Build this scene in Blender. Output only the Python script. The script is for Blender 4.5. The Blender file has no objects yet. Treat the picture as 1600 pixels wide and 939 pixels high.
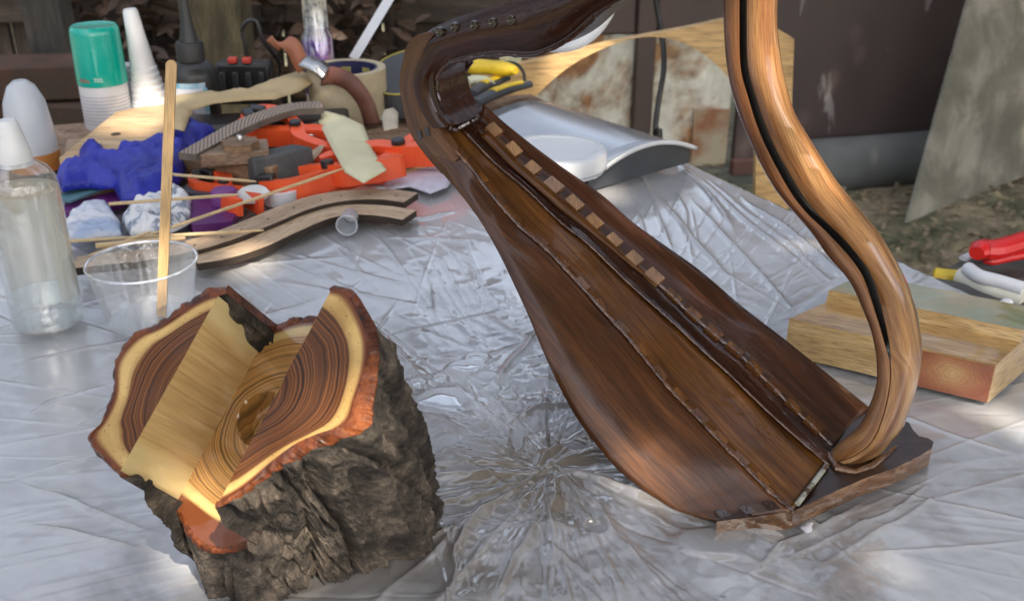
import bpy, bmesh, math, random
import numpy as np
from mathutils import Vector, Matrix, noise
from mathutils.geometry import delaunay_2d_cdt, interpolate_bezier
R = math.radians
random.seed(7)
scene = bpy.context.scene
col = scene.collection

# ---------------------------------------------------------------- camera
PITCH = R(25.5); FPX = 1650.0; CAMZ = 0.36
cam = bpy.data.cameras.new('camera'); cam_o = bpy.data.objects.new('camera', cam); col.objects.link(cam_o)
cam_o.location = (0, 0, CAMZ); cam_o.rotation_euler = (R(90) - PITCH, 0, 0)
cam.sensor_width = 36; cam.lens = 36 * FPX / 1600
cam.clip_start = 0.02; cam.clip_end = 300
cam.dof.use_dof = True; cam.dof.focus_distance = 0.60; cam.dof.aperture_fstop = 17
scene.camera = cam_o
# ---------------------------------------------------------------- light
SUN = Vector((.30, -.62, .78)).normalized()
w = bpy.data.worlds.new('World'); scene.world = w; w.use_nodes = True
nt = w.node_tree; bg = nt.nodes['Background']
sky = nt.nodes.new('ShaderNodeTexSky'); sky.sky_type = 'NISHITA'; sky.sun_disc = False
sky.sun_elevation = math.asin(SUN.z); sky.sun_rotation = math.atan2(SUN.x, SUN.y)
sky.air_density = 1.0; sky.dust_density = 6.0; sky.ozone_density = 1.0
hs = nt.nodes.new('ShaderNodeHueSaturation'); hs.inputs['Saturation'].default_value = .52; hs.inputs['Value'].default_value = 1.25   # thin bright cloud
cn = nt.nodes.new('ShaderNodeTexNoise'); cn.inputs['Scale'].default_value = 3.4; cn.inputs['Detail'].default_value = 5; cn.inputs['Roughness'].default_value = .6
ct = nt.nodes.new('ShaderNodeTexCoord'); nt.links.new(ct.outputs['Generated'], cn.inputs['Vector'])
cr_ = nt.nodes.new('ShaderNodeMapRange'); cr_.inputs[1].default_value = .38; cr_.inputs[2].default_value = .64; cr_.inputs[3].default_value = .35; cr_.inputs[4].default_value = 1.75; nt.links.new(cn.outputs[0], cr_.inputs[0])
nt.links.new(sky.outputs[0], hs.inputs['Color']); cm = nt.nodes.new('ShaderNodeMix'); cm.data_type = 'RGBA'; cm.blend_type = 'MULTIPLY'; cm.inputs[0].default_value = 1
nt.links.new(hs.outputs[0], cm.inputs[6]); nt.links.new(cr_.outputs[0], cm.inputs[7]); nt.links.new(cm.outputs[2], bg.inputs[0]); bg.inputs[1].default_value = 0.15
sl = bpy.data.lights.new('sun', 'SUN'); sl.energy = 4.0; sl.angle = R(.6); sl.color = (1, .89, .74)
so = bpy.data.objects.new('sun', sl); col.objects.link(so); so.rotation_euler = SUN.to_track_quat('Z', 'Y').to_euler()
so.location = SUN * 6
scene.view_settings.view_transform = 'Standard'; scene.view_settings.look = 'None'
scene.view_settings.gamma = 1; scene.view_settings.exposure = 0.92
scene.cycles.max_bounces = 8; scene.cycles.transparent_max_bounces = 16
scene.cycles.caustics_reflective = False; scene.cycles.caustics_refractive = False
try:
    scene.cycles.use_denoising = True
except Exception: pass

# ---------------------------------------------------------------- pixel -> ray helpers (only used to read positions off)
UP = Vector((0, math.sin(PITCH), math.cos(PITCH))); FW = Vector((0, math.cos(PITCH), -math.sin(PITCH)))
CAM = Vector((0, 0, CAMZ))
def ray(px, py): return Vector((1, 0, 0)) * ((px - 800) / FPX) - UP * ((py - 469.5) / FPX) + FW
def P(px, py, z=0.0):
    d = ray(px, py); t = (z - CAMZ) / d.z; return CAM + d * t
def PY(px, py, y):
    d = ray(px, py); return CAM + d * (y / d.y)
def PL(px, py, pt, n, off=0.0):
    d = ray(px, py); return CAM + d * (((pt - CAM).dot(n) + off) / d.dot(n))
def kof(p): return (p - CAM).dot(FW) / FPX          # metres per picture pixel at a point

# ---------------------------------------------------------------- mesh builder
class MB:
    def __init__(s): s.v = []; s.f = []; s.m = []; s.uv = []
    def add(s, vs, fs, m=0, uv=None):
        b = len(s.v); s.v += [tuple(v) for v in vs]
        s.f += [tuple(i + b for i in f) for f in fs]; s.m += [m] * len(fs)
        s.uv += (list(uv) if uv is not None else [(v[0], v[1]) for v in vs])
        return s
WL = {}
def link(o, parent=None, loc=None):
    col.objects.link(o)
    pl = WL.get(parent.name, Vector()) if parent else Vector()
    wl = Vector(loc) if loc is not None else pl
    o.parent = parent; o.location = wl - pl; WL[o.name] = wl
    return o
def build(mb, name, mats, parent=None, loc=None, smooth=35, bevel=0, solid=0, subsurf=0):
    if not isinstance(mats, (list, tuple)): mats = [mats]
    me = bpy.data.meshes.new(name)
    if loc is None:
        if parent: loc = WL[parent.name]
        else:
            a = np.array(mb.v); loc = Vector((a[:, 0].mean(), a[:, 1].mean(), a[:, 2].min()))
    loc = Vector(loc)
    me.from_pydata([(v[0] - loc.x, v[1] - loc.y, v[2] - loc.z) for v in mb.v], [], mb.f)
    for m in mats: me.materials.append(m)
    me.polygons.foreach_set('material_index', mb.m)
    ul = me.uv_layers.new(name='UVMap')
    li = np.empty(len(me.loops), dtype=np.int32); me.loops.foreach_get('vertex_index', li)
    ul.data.foreach_set('uv', np.array(mb.uv, dtype=np.float32)[li].ravel())
    me.update()
    if smooth:
        me.polygons.foreach_set('use_smooth', [True] * len(me.polygons)); me.set_sharp_from_angle(angle=R(smooth))
    o = bpy.data.objects.new(name, me); link(o, parent, loc)
    if solid:
        md = o.modifiers.new('solid', 'SOLIDIFY'); md.thickness = solid; md.offset = -1
    if bevel:
        md = o.modifiers.new('bevel', 'BEVEL'); md.width = bevel; md.segments = 2; md.limit_method = 'ANGLE'; md.angle_limit = R(40)
    if subsurf:
        md = o.modifiers.new('sub', 'SUBSURF'); md.levels = subsurf; md.render_levels = subsurf
    return o
def tag(o, label, cat=None, group=None, kind=None):
    if label: o['label'] = label
    if cat: o['category'] = cat
    if group: o['group'] = group
    if kind: o['kind'] = kind
    return o
def thing(name, label, cat, loc, group=None):
    o = bpy.data.objects.new(name, None); o.empty_display_size = .02; link(o, None, loc)
    return tag(o, label, cat, group)
def copy_tree(o, parent=None):
    c = o.copy(); col.objects.link(c)
    c.parent = parent
    for ch in list(o.children): copy_tree(ch, c)
    return c

def box(mb, c, sx, sy, sz, rot=0, m=0, M=None):
    vs = [(x * sx / 2, y * sy / 2, z * sz / 2) for x in (-1, 1) for y in (-1, 1) for z in (-1, 1)]
    Mx = M if M is not None else Matrix.Translation(c) @ Matrix.Rotation(rot, 4, 'Z')
    fs = [(0, 1, 3, 2), (4, 6, 7, 5), (0, 4, 5, 1), (2, 3, 7, 6), (0, 2, 6, 4), (1, 5, 7, 3)]
    L = max(sx, sy, sz)
    uv = [(v[0] + v[2] * .5, v[1] + v[2]) for v in vs] if sx >= sy else [(v[1] + v[2] * .5, v[0] + v[2]) for v in vs]
    return mb.add([Mx @ Vector(v) for v in vs], fs, m, uv)
def lathe(mb, prof, M, seg=40, m=0, mfun=None):
    b = [];
    n = len(prof); uv = []
    for j, (r, z) in enumerate(prof):
        for i in range(seg):
            a = 2 * math.pi * i / seg
            b.append(M @ Vector((r * math.cos(a), r * math.sin(a), z))); uv.append((a * max(r, .001), z))
    fs = [];
    for j in range(n - 1):
        for i in range(seg):
            i2 = (i + 1) % seg
            fs.append((j * seg + i, j * seg + i2, (j + 1) * seg + i2, (j + 1) * seg + i))
    s0 = len(mb.f); mb.add(b, fs, m, uv)
    if mfun:
        for j in range(n - 1):
            for i in range(seg): mb.m[s0 + j * seg + i] = mfun(j)
    if prof[0][0] > 1e-6: pass
    return mb
def capped(prof): return [(1e-5, prof[0][1])] + list(prof) + [(1e-5, prof[-1][1])]
def tube(mb, pts, rad, seg=10, m=0, flat=1.0, cap=True):
    pts = [Vector(p) for p in pts]; n = len(pts); rads = rad if isinstance(rad, (list, tuple)) else [rad] * n
    vs = []; uv = []; u = 0; up = Vector((0, 0, 1))
    for i, p in enumerate(pts):
        t = (pts[min(i + 1, n - 1)] - pts[max(i - 1, 0)]).normalized()
        a = t.cross(up)
        if a.length < .05: a = t.cross(Vector((0, 1, 0)))
        a.normalize(); b = a.cross(t).normalized()
        if i: u += (p - pts[i - 1]).length
        for k in range(seg):
            an = 2 * math.pi * k / seg
            vs.append(p + a * rads[i] * math.cos(an) + b * rads[i] * flat * math.sin(an)); uv.append((u, an * rads[i]))
    fs = [(i * seg + k, i * seg + (k + 1) % seg, (i + 1) * seg + (k + 1) % seg, (i + 1) * seg + k) for i in range(n - 1) for k in range(seg)]
    if cap: fs += [tuple(range(seg - 1, -1, -1)), tuple((n - 1) * seg + k for k in range(seg))]
    return mb.add(vs, fs, m, uv)
def crv(pts, n):
    """Catmull-Rom through pts, resampled to n points by length (any dimension)."""
    p = np.array([list(q) for q in pts], float)
    if len(p) == 2:
        return [p[0] + (p[1] - p[0]) * t for t in np.linspace(0, 1, n)]
    e = np.vstack([2 * p[0] - p[1], p, 2 * p[-1] - p[-2]]); out = []
    for i in range(1, len(e) - 2):
        for t in np.linspace(0, 1, 24, endpoint=False):
            a, b, c, d = e[i - 1], e[i], e[i + 1], e[i + 2]
            out.append(.5 * (2 * b + (c - a) * t + (2 * a - 5 * b + 4 * c - d) * t * t + (-a + 3 * b - 3 * c + d) * t ** 3))
    out.append(p[-1]); out = np.array(out)
    s = np.concatenate([[0], np.cumsum(np.linalg.norm(np.diff(out, axis=0), axis=1))])
    q = np.linspace(0, s[-1], n)
    return [np.array([np.interp(x, s, out[:, k]) for k in range(out.shape[1])]) for x in q]
def grid(mb, rows, m=0, flip=False, close=False):
    """rows: equal-length lists of Vectors; uv = (length along rows index, across)."""
    nr, nc = len(rows), len(rows[0]); vs = []; uv = []; u = 0
    for i, r in enumerate(rows):
        if i: u += sum((Vector(r[k]) - Vector(rows[i - 1][k])).length for k in range(nc)) / nc
        v = 0
        for k, p in enumerate(r):
            if k: v += (Vector(p) - Vector(r[k - 1])).length
            vs.append(p); uv.append((u, v))
    fs = []
    for i in range(nr - 1):
        for k in range(nc if close else nc - 1):
            k2 = (k + 1) % nc
            f = (i * nc + k, i * nc + k2, (i + 1) * nc + k2, (i + 1) * nc + k)
            fs.append(f[::-1] if flip else f)
    return mb.add(vs, fs, m, uv)
def prism(mb, top, dv, m=0, mside=None):
    """top: polygon of world points, extruded by vector dv."""
    n = len(top); top = [Vector(p) for p in top]; dv = Vector(dv)
    uv = [(p.x, p.y + p.z) for p in top]
    nrm = Vector()
    for i in range(n): nrm += (top[i] - top[0]).cross(top[(i + 1) % n] - top[0])
    if nrm.dot(dv) > 0: top = top[::-1]; uv = uv[::-1]
    ms = m if mside is None else mside
    mb.add(top + [p + dv for p in top], [tuple(range(n)), tuple(range(2 * n - 1, n - 1, -1))], m, uv + uv)
    vs = []; uvs = []; fs = []; L = 0
    for i in range(n):
        a, b = top[i], top[(i + 1) % n]; k = len(vs); l = (b - a).length
        vs += [a, b, b + dv, a + dv]; uvs += [(L, 0), (L + l, 0), (L + l, dv.length), (L, dv.length)]; L += l
        fs.append((k + 3, k + 2, k + 1, k))
    return mb.add(vs, fs, ms, uvs)
def cdt(poly, cell, seed=0):
    """triangulate a 2D polygon with interior points."""
    rnd = random.Random(seed)
    pts = []
    n = len(poly)
    bd = []
    for i in range(n):
        a, b = Vector(poly[i]), Vector(poly[(i + 1) % n]); k = max(1, int((b - a).length / cell))
        for j in range(k): bd.append(a + (b - a) * j / k)
    A = np.array([tuple(p) for p in bd])
    x0, y0 = A.min(0); x1, y1 = A.max(0)
    B = np.roll(A, -1, 0)
    pts = list(bd)
    for x in np.arange(x0 + cell / 2, x1, cell):
        for y in np.arange(y0 + cell / 2, y1, cell):
            xx, yy = x + rnd.uniform(-.3, .3) * cell, y + rnd.uniform(-.3, .3) * cell
            c = ((A[:, 1] > yy) != (B[:, 1] > yy)) & (xx < (B[:, 0] - A[:, 0]) * (yy - A[:, 1]) / (B[:, 1] - A[:, 1] + 1e-12) + A[:, 0])
            if c.sum() % 2 == 1 and np.hypot(A[:, 0] - xx, A[:, 1] - yy).min() > cell * .5: pts.append(Vector((xx, yy)))
    nb = len(bd)
    r = delaunay_2d_cdt(pts, [(i, (i + 1) % nb) for i in range(nb)], [], 1, 1e-7)
    V = [tuple(v) for v in r[0]]; F = [tuple(f) for f in r[2]]
    V2 = np.array(V); dist = np.full(len(V2), 1e9)
    for i in range(len(A)):
        ab = B[i] - A[i]; t = np.clip(((V2 - A[i]) @ ab) / (ab @ ab + 1e-12), 0, 1)
        dist = np.minimum(dist, np.linalg.norm(V2 - (A[i] + t[:, None] * ab), axis=1))
    return V, F, dist
def ridged(p, oct=3):
    s = 0; a = 1; tot = 0
    for i in range(oct):
        s += a * (1 - abs(noise.noise(p)) * 2); tot += a; a *= .5; p = p * 2.1
    return s / tot
def crumple(name, px, z0, h, cell, mat, seed=0, freq=25, edge=.02, fn=None, thick=.0008, oct=3, parent=None, zpow=.6, label=None, cat=None, group=None):
    poly = [P(x, y, z0).to_2d() for x, y in px]
    V, F, D = cdt(poly, cell, seed)
    mb = MB(); vs = []
    for (x, y), d in zip(V, D):
        e = min(1, d / edge) ** zpow
        q = Vector((x * freq, y * freq, seed * 3.1)); q += Vector((noise.noise(q * .6), noise.noise(q * .6 + Vector((9, 2, 1))), 0)) * .8
        z = z0 + h * (e * (.25 + .75 * ridged(q, oct)) + .12 * (1 - e) * noise.noise(q * 1.3))
        if fn: z += fn(x, y)
        vs.append((x, y, max(z, z0 * .5)))
    mb.add(vs, F, 0, [(v[0], v[1]) for v in vs])
    o = build(mb, name, mat, parent, smooth=60, solid=thick)
    if label: tag(o, label, cat, group)
    return o

def face_cam(mb):
    """turn an open sheet's faces towards the visible side, so that its thickness grows away from it."""
    s = 0
    for f in mb.f[::3]:
        a, b, c = (Vector(mb.v[f[k]]) for k in (0, 1, 2)); s += 1 if (b - a).cross(c - a).dot(CAM - a) > 0 else -1
    if s < 0: mb.f = [tuple(reversed(f)) for f in mb.f]
    return mb
# ---------------------------------------------------------------- materials
def newmat(name):
    m = bpy.data.materials.new(name); m.use_nodes = True
    nt = m.node_tree; b = nt.nodes['Principled BSDF']; return m, nt, b
def N(nt, t, **k):
    n = nt.nodes.new('ShaderNode' + t)
    for a, v in k.items(): setattr(n, a, v)
    return n
def setp(b, **k):
    names = {'rough': 'Roughness', 'metal': 'Metallic', 'spec': 'Specular IOR Level', 'coat': 'Coat Weight', 'cr': 'Coat Roughness', 'trans': 'Transmission Weight', 'alpha': 'Alpha', 'ior': 'IOR', 'sheen': 'Sheen Weight', 'sss': 'Subsurface Weight', 'aniso': 'Anisotropic'}
    for a, v in k.items(): b.inputs[names[a]].default_value = v
def ramp(nt, stops):
    r = N(nt, 'ValToRGB'); e = r.color_ramp.elements
    while len(e) < len(stops): e.new(.5)
    for el, (p, c) in zip(e, stops): el.position = p; el.color = (*c, 1) if len(c) == 3 else c
    return r
def coords(nt, kind='Object', scale=(1, 1, 1), rot=(0, 0, 0)):
    tc = N(nt, 'TexCoord'); mp = N(nt, 'Mapping'); nt.links.new(tc.outputs[kind], mp.inputs[0])
    mp.inputs['Scale'].default_value = scale; mp.inputs['Rotation'].default_value = rot
    return mp
def noise_n(nt, vec, scale, detail=4, rough=.55, dist=0):
    n = N(nt, 'TexNoise'); n.inputs['Scale'].default_value = scale; n.inputs['Detail'].default_value = detail
    n.inputs['Roughness'].default_value = rough; n.inputs['Distortion'].default_value = dist
    if vec is not None: nt.links.new(vec.outputs[0], n.inputs['Vector'])
    return n
def bump(nt, b, src, strength=.3, dist=.001, prev=None):
    bp = N(nt, 'Bump'); bp.inputs['Strength'].default_value = strength; bp.inputs['Distance'].default_value = dist
    nt.links.new(src, bp.inputs['Height'])
    if prev: nt.links.new(prev.outputs[0], bp.inputs['Normal'])
    nt.links.new(bp.outputs[0], b.inputs['Normal']); return bp
def mixc(nt, fac, a, b, mode='MIX'):
    m = N(nt, 'Mix', data_type='RGBA', blend_type=mode)
    for s, v in ((0, fac), (6, a), (7, b)):
        if isinstance(v, (int, float)): m.inputs[s].default_value = v
        elif isinstance(v, tuple): m.inputs[s].default_value = (*v, 1)
        else: nt.links.new(v, m.inputs[s])
    return m
def pl(name, c, rough=.45, c2=None, vs=30, bs=0, bst=.2, bd=.0005, lo=.35, hi=.65, **k):
    """plain surface with a mottle between c and c2 and an optional bump."""
    m, nt, b = newmat(name); setp(b, rough=rough, **k)
    if c2 is None: c2 = tuple(x * .82 for x in c)
    mp = coords(nt); n = noise_n(nt, mp, vs, 5)
    r = ramp(nt, [(lo, c), (hi, c2)]); nt.links.new(n.outputs[0], r.inputs[0]); nt.links.new(r.outputs[0], b.inputs['Base Color'])
    if bs:
        n2 = noise_n(nt, mp, bs, 4); bump(nt, b, n2.outputs[0], bst, bd)
    return m
def wood(name, stops, along=6, across=90, rough=.35, coat=0, cr=.06, blotch=.35, bst=.15, bd=.0006, kind='UV', dist=.8, rvar=0, coatbump=0, spec=.5, patches=None):
    m, nt, b = newmat(name); setp(b, rough=rough, coat=coat, cr=cr, spec=spec)
    mp = coords(nt, kind, (along, across, across if kind == 'Object' else 1))
    n = noise_n(nt, mp, 1, 6, .6, dist)
    r = ramp(nt, stops); nt.links.new(n.outputs[0], r.inputs[0])
    mp2 = coords(nt, kind, (1, 2.2, 2.2)); n2 = noise_n(nt, mp2, 14, 3)
    r2 = ramp(nt, [(.3, (1 - blotch,) * 3), (.7, (1 + blotch * .4,) * 3)]); nt.links.new(n2.outputs[0], r2.inputs[0])
    mx = mixc(nt, 1.0, r.outputs[0], r2.outputs[0], 'MULTIPLY'); outc = mx.outputs[2]
    fine = coords(nt, kind, (along * 9, across * 11, across * 11 if kind == 'Object' else 1)); nf = noise_n(nt, fine, 1, 3)
    rf = ramp(nt, [(.36, (.55,) * 3), (.56, (1.1,) * 3)]); nt.links.new(nf.outputs[0], rf.inputs[0])
    mx2 = mixc(nt, .8, outc, rf.outputs[0], 'MULTIPLY'); outc = mx2.outputs[2]
    if patches:
        mp3 = coords(nt, 'Object'); n3 = noise_n(nt, mp3, patches[1], 2); r3 = ramp(nt, [(patches[2], (0,) * 3), (patches[2] + .012, (1,) * 3)])
        nt.links.new(n3.outputs[0], r3.inputs[0]); mx3 = mixc(nt, r3.outputs[0], outc, patches[0]); outc = mx3.outputs[2]
    nt.links.new(outc, b.inputs['Base Color'])
    if rvar:
        mr = N(nt, 'MapRange'); nt.links.new(n2.outputs[0], mr.inputs[0]); mr.inputs[1].default_value = .35; mr.inputs[2].default_value = .65
        mr.inputs[3].default_value = max(.03, rough - rvar); mr.inputs[4].default_value = rough + rvar; nt.links.new(mr.outputs[0], b.inputs['Roughness'])
    bump(nt, b, nf.outputs[0], bst, bd)
    if coatbump:
        mp4 = coords(nt, 'Object'); n4 = noise_n(nt, mp4, 60, 3); bp = N(nt, 'Bump'); bp.inputs['Strength'].default_value = coatbump; bp.inputs['Distance'].default_value = .002
        nt.links.new(n4.outputs[0], bp.inputs['Height']); nt.links.new(bp.outputs[0], b.inputs['Coat Normal'])
    return m
def clear(name, tint=(.9, .93, .95), gloss=.12, rough=.06, edge=.55, body=0.0, bodycol=(.8, .8, .8), bscale=0):
    """thin clear plastic: light goes straight through, rims and folds catch the sky."""
    m = bpy.data.materials.new(name); m.use_nodes = True; nt = m.node_tree; nt.nodes.clear()
    out = N(nt, 'OutputMaterial'); tr = N(nt, 'BsdfTransparent'); tr.inputs[0].default_value = (*tint, 1)
    gl = N(nt, 'BsdfGlossy'); gl.inputs['Roughness'].default_value = rough; gl.inputs[0].default_value = (1, 1, 1, 1)
    lw = N(nt, 'LayerWeight'); lw.inputs[0].default_value = .35
    mr = N(nt, 'MapRange'); mr.inputs[3].default_value = gloss; mr.inputs[4].default_value = edge; nt.links.new(lw.outputs['Facing'], mr.inputs[0])
    mx = N(nt, 'MixShader'); nt.links.new(mr.outputs[0], mx.inputs[0]); nt.links.new(tr.outputs[0], mx.inputs[1]); nt.links.new(gl.outputs[0], mx.inputs[2])
    last = mx
    if body:
        df = N(nt, 'BsdfDiffuse'); df.inputs[0].default_value = (*bodycol, 1); m2 = N(nt, 'MixShader'); m2.inputs[0].default_value = body
        nt.links.new(mx.outputs[0], m2.inputs[1]); nt.links.new(df.outputs[0], m2.inputs[2]); last = m2
    if bscale:
        mp = coords(nt); n = noise_n(nt, mp, bscale, 3); bp = N(nt, 'Bump'); bp.inputs['Strength'].default_value = .5; bp.inputs['Distance'].default_value = .001
        nt.links.new(n.outputs[0], bp.inputs['Height']); nt.links.new(bp.outputs[0], gl.inputs['Normal'])
    nt.links.new(last.outputs[0], out.inputs[0])
    return m
# ================================================================ SETTING
GZ = -0.72
def vnoise(x, y, seed):
    rng = np.random.RandomState(seed); T = rng.rand(256, 256)
    xi = np.floor(x).astype(int); yi = np.floor(y).astype(int); fx = x - xi; fy = y - yi
    fx = fx * fx * (3 - 2 * fx); fy = fy * fy * (3 - 2 * fy)
    a = T[xi % 256, yi % 256]; b = T[(xi + 1) % 256, yi % 256]; c = T[xi % 256, (yi + 1) % 256]; d = T[(xi + 1) % 256, (yi + 1) % 256]
    return a + (b - a) * fx + (c - a) * fy + (a - b - c + d) * fx * fy
def fbm(x, y, seed, o=4):
    s = 0; a = 1; t = 0
    for i in range(o):
        s = s + a * vnoise(x * 2 ** i + 17.3 * i, y * 2 ** i + 5.1 * i, seed + i); t += a; a *= .5
    return s / t

def facet(x, y, seed):
    """piecewise flat noise: triangles with sharp creases, like stiff film."""
    rng = np.random.RandomState(seed); T = rng.rand(256, 256); a = rng.uniform(0, 3); x, y = x * math.cos(a) - y * math.sin(a) + 31, x * math.sin(a) + y * math.cos(a) + 47
    y = y * 1.1547; x = x - y * .5
    xi = np.floor(x).astype(int); yi = np.floor(y).astype(int); fx = x - xi; fy = y - yi
    a0 = T[xi % 256, yi % 256]; b0 = T[(xi + 1) % 256, yi % 256]; c0 = T[xi % 256, (yi + 1) % 256]; d0 = T[(xi + 1) % 256, (yi + 1) % 256]
    return np.where(fx + fy < 1, a0 + (b0 - a0) * fx + (c0 - a0) * fy, d0 + (c0 - d0) * (1 - fx) + (b0 - d0) * (1 - fy))
# ground -------------------------------------------------------------
def ground_mat():
    m, nt, b = newmat('packed_soil'); setp(b, rough=.95)
    mp = coords(nt); n = noise_n(nt, mp, 3.2, 7, .6); n2 = noise_n(nt, mp, 26, 5, .65)
    r = ramp(nt, [(.36, (.085, .095, .05)), (.5, (.16, .145, .09)), (.62, (.27, .22, .15))]); nt.links.new(n.outputs[0], r.inputs[0])
    r2 = ramp(nt, [(.35, (.5,) * 3), (.65, (1.25,) * 3)]); nt.links.new(n2.outputs[0], r2.inputs[0])
    mx = mixc(nt, 1, r.outputs[0], r2.outputs[0], 'MULTIPLY'); nt.links.new(mx.outputs[2], b.inputs['Base Color'])
    bump(nt, b, n2.outputs[0], .8, .03); return m
mb = MB()
xs = np.linspace(-5, 5, 90); ys = np.linspace(.2, 6, 70)
rows = [[Vector((x, y, GZ + .03 * (noise.noise(Vector((x * 2, y * 2, 0)))) + .012 * noise.noise(Vector((x * 9, y * 9, 3))))) for y in ys] for x in xs]
grid(mb, rows, flip=True)
b0 = [(-60, -60, GZ - .06), (60, -60, GZ - .06), (60, 80, GZ - .06), (-60, 80, GZ - .06)]
mb.add(b0, [(0, 1, 2, 3)])
tag(build(mb, 'ground', ground_mat(), loc=(0, 3, GZ)), None, kind='structure')

# fence line ---------------------------------------------------------
def rust_mat():
    m, nt, b = newmat('rusty_white_paint'); setp(b, rough=.6)
    mp = coords(nt, 'Object', (1, 1, .75)); n = noise_n(nt, mp, 4.6, 6, .62, .5); n2 = noise_n(nt, mp, 30, 4); n3 = noise_n(nt, mp, 2.0, 4)
    base = ramp(nt, [(.35, (.46, .45, .38)), (.65, (.60, .61, .54))]); nt.links.new(n2.outputs[0], base.inputs[0])
    rust = ramp(nt, [(.3, (.09, .04, .022)), (.6, (.30, .15, .06))]); nt.links.new(n2.outputs[0], rust.inputs[0])
    f = ramp(nt, [(.45, (0,) * 3), (.55, (1,) * 3)]); nt.links.new(n.outputs[0], f.inputs[0])
    mx = mixc(nt, f.outputs[0], base.outputs[0], rust.outputs[0])
    f2 = ramp(nt, [(.5, (0,) * 3), (.7, (.55,) * 3)]); nt.links.new(n3.outputs[0], f2.inputs[0])
    mx2 = mixc(nt, f2.outputs[0], mx.outputs[2], (.34, .31, .2)); nt.links.new(mx2.outputs[2], b.inputs['Base Color'])
    bump(nt, b, n.outputs[0], .4, .01); return m
M_rust = rust_mat()
M_brown = pl('brown_paint', (.075, .05, .046), .5, (.045, .032, .03), 3, 40, .15)
def scratched():
    m, nt, b = newmat('scratched_brown_metal'); setp(b, rough=.5)
    mp = coords(nt, 'Object', (1.6, 1.6, .7)); n = noise_n(nt, mp, 2.2, 4)
    r = ramp(nt, [(.3, (.040, .027, .027)), (.7, (.062, .045, .044))]); nt.links.new(n.outputs[0], r.inputs[0])
    mp2 = coords(nt, 'Object', (7, 7, 2.6), (0, .7, 0)); n2 = noise_n(nt, mp2, 1.6, 4, .55, .5)
    f = ramp(nt, [(.63, (0,) * 3), (.70, (.55,) * 3)]); nt.links.new(n2.outputs[0], f.inputs[0])
    mx = mixc(nt, f.outputs[0], r.outputs[0], (.3, .29, .29)); nt.links.new(mx.outputs[2], b.inputs['Base Color']); return m
M_scr = scratched()
# rusty gate panel seen through the arch
YF = 3.12
def wallquad(mb, x0, x1, z0, z1, y, th=.03): box(mb, ((x0 + x1) / 2, y + th / 2, (z0 + z1) / 2), x1 - x0, th, z1 - z0)
gx0 = PY(815, 100, YF).x; gx1 = PY(1148, 100, YF).x; px0 = PY(991, 100, YF).x; px1 = PY(1021, 100, YF).x
gate = thing('metal_gate', 'rusty white painted sheet metal gate seen through the plywood arch', 'gate', ((gx0 + gx1) / 2, YF, GZ))
mb = MB(); wallquad(mb, gx0, px0, GZ + .05, PY(1000, 54, YF).z, YF); build(mb, 'sheet_panel', M_rust, gate, bevel=.004)
mb = MB(); wallquad(mb, px1, gx1, GZ + .05, PY(1000, 54, YF).z, YF); build(mb, 'sheet_panel', M_rust, gate, bevel=.004)
mb = MB(); wallquad(mb, px0, px1, GZ, .35, YF - .03, .06); build(mb, 'gate_post', M_brown, gate, bevel=.006)
mb = MB(); wallquad(mb, gx0 - .03, px0 - .002, PY(1000, 54, YF).z + .003, .75, YF - .015, .05); wallquad(mb, px1 + .002, gx1, PY(1000, 54, YF).z + .003, .75, YF - .015, .05); build(mb, 'top_rail', M_brown, gate, bevel=.005)
mb = MB(); zq = PY(1100, 170, YF).z
wallquad(mb, PY(1082, 200, YF).x, gx1 - .003, GZ + .06, zq, YF - .012, .01); build(mb, 'patch_plate', pl('rusted_plate', (.22, .10, .05), .8, (.32, .28, .2), 6, 30, lo=.4, hi=.55), gate, bevel=.002)
# dark brown sheet fence, receding to the right
fn = thing('sheet_fence', 'dark brown scratched sheet metal fence on the right', 'fence', (gx1, YF, GZ))
A = Vector((gx1 + .01, YF - .02, 0)); B = Vector((3.4, 3.75, 0)); d = (B - A); Lf = d.length; rot = math.atan2(d.y, d.x)
zb = PY(1285, 238, 3.2).z
for i in range(3):
    mb = MB(); c = A + d * ((i + .5) / 3); box(mb, (c.x, c.y, (zb + .95) / 2), Lf / 3 - .006, .02, .95 - zb, rot); build(mb, 'panel', M_scr, fn, bevel=.003)
mb = MB(); c = A + d * .5; box(mb, (c.x, c.y - .016, zb - .012), Lf, .03, .05, rot); build(mb, 'bottom_rail', pl('rust_rail', (.12, .05, .04), .7, (.06, .035, .03), 8), fn, bevel=.004)
# grey kerb beam under the fence
kb = MB(); a0 = P(1262, 300, GZ + .01); pts = [A + Vector((.0, -.08, GZ + .06)) + (d * t) for t in np.linspace(.06, 1, 12)]
tube(kb, pts, .085, 20)
tag(build(kb, 'concrete_pipe', pl('grey_cement', (.12, .13, .135), .85, (.075, .08, .08), 5, 40, .3)), 'long grey cement pipe lying along the foot of the brown fence', 'pipe')
# leaning dirty glass pane
q = [P(1413, 348, GZ + .01), P(1640, 258, GZ + .01), Vector((2.05, 3.62, .35)), PY(1520, -40, 3.02)]
nrm = (q[1] - q[0]).cross(q[3] - q[0]).normalized()
mb = MB(); prism(mb, q, nrm * .008)
gm, nt, b = newmat('dusty_glass')
setp(b, rough=.35, spec=.5); mp = coords(nt); n = noise_n(nt, mp, 7, 4, .6, .4); r = ramp(nt, [(.32, (.15, .15, .12)), (.5, (.22, .215, .18)), (.68, (.40, .39, .34))]); nt.links.new(n.outputs[0], r.inputs[0])
nt.links.new(r.outputs[0], b.inputs['Base Color']); b.inputs['Alpha'].default_value = .62
tag(build(mb, 'glass_pane', gm, bevel=.001), 'large dusty greenish glass pane leaning by the fence at the right', 'glass pane')

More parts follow.
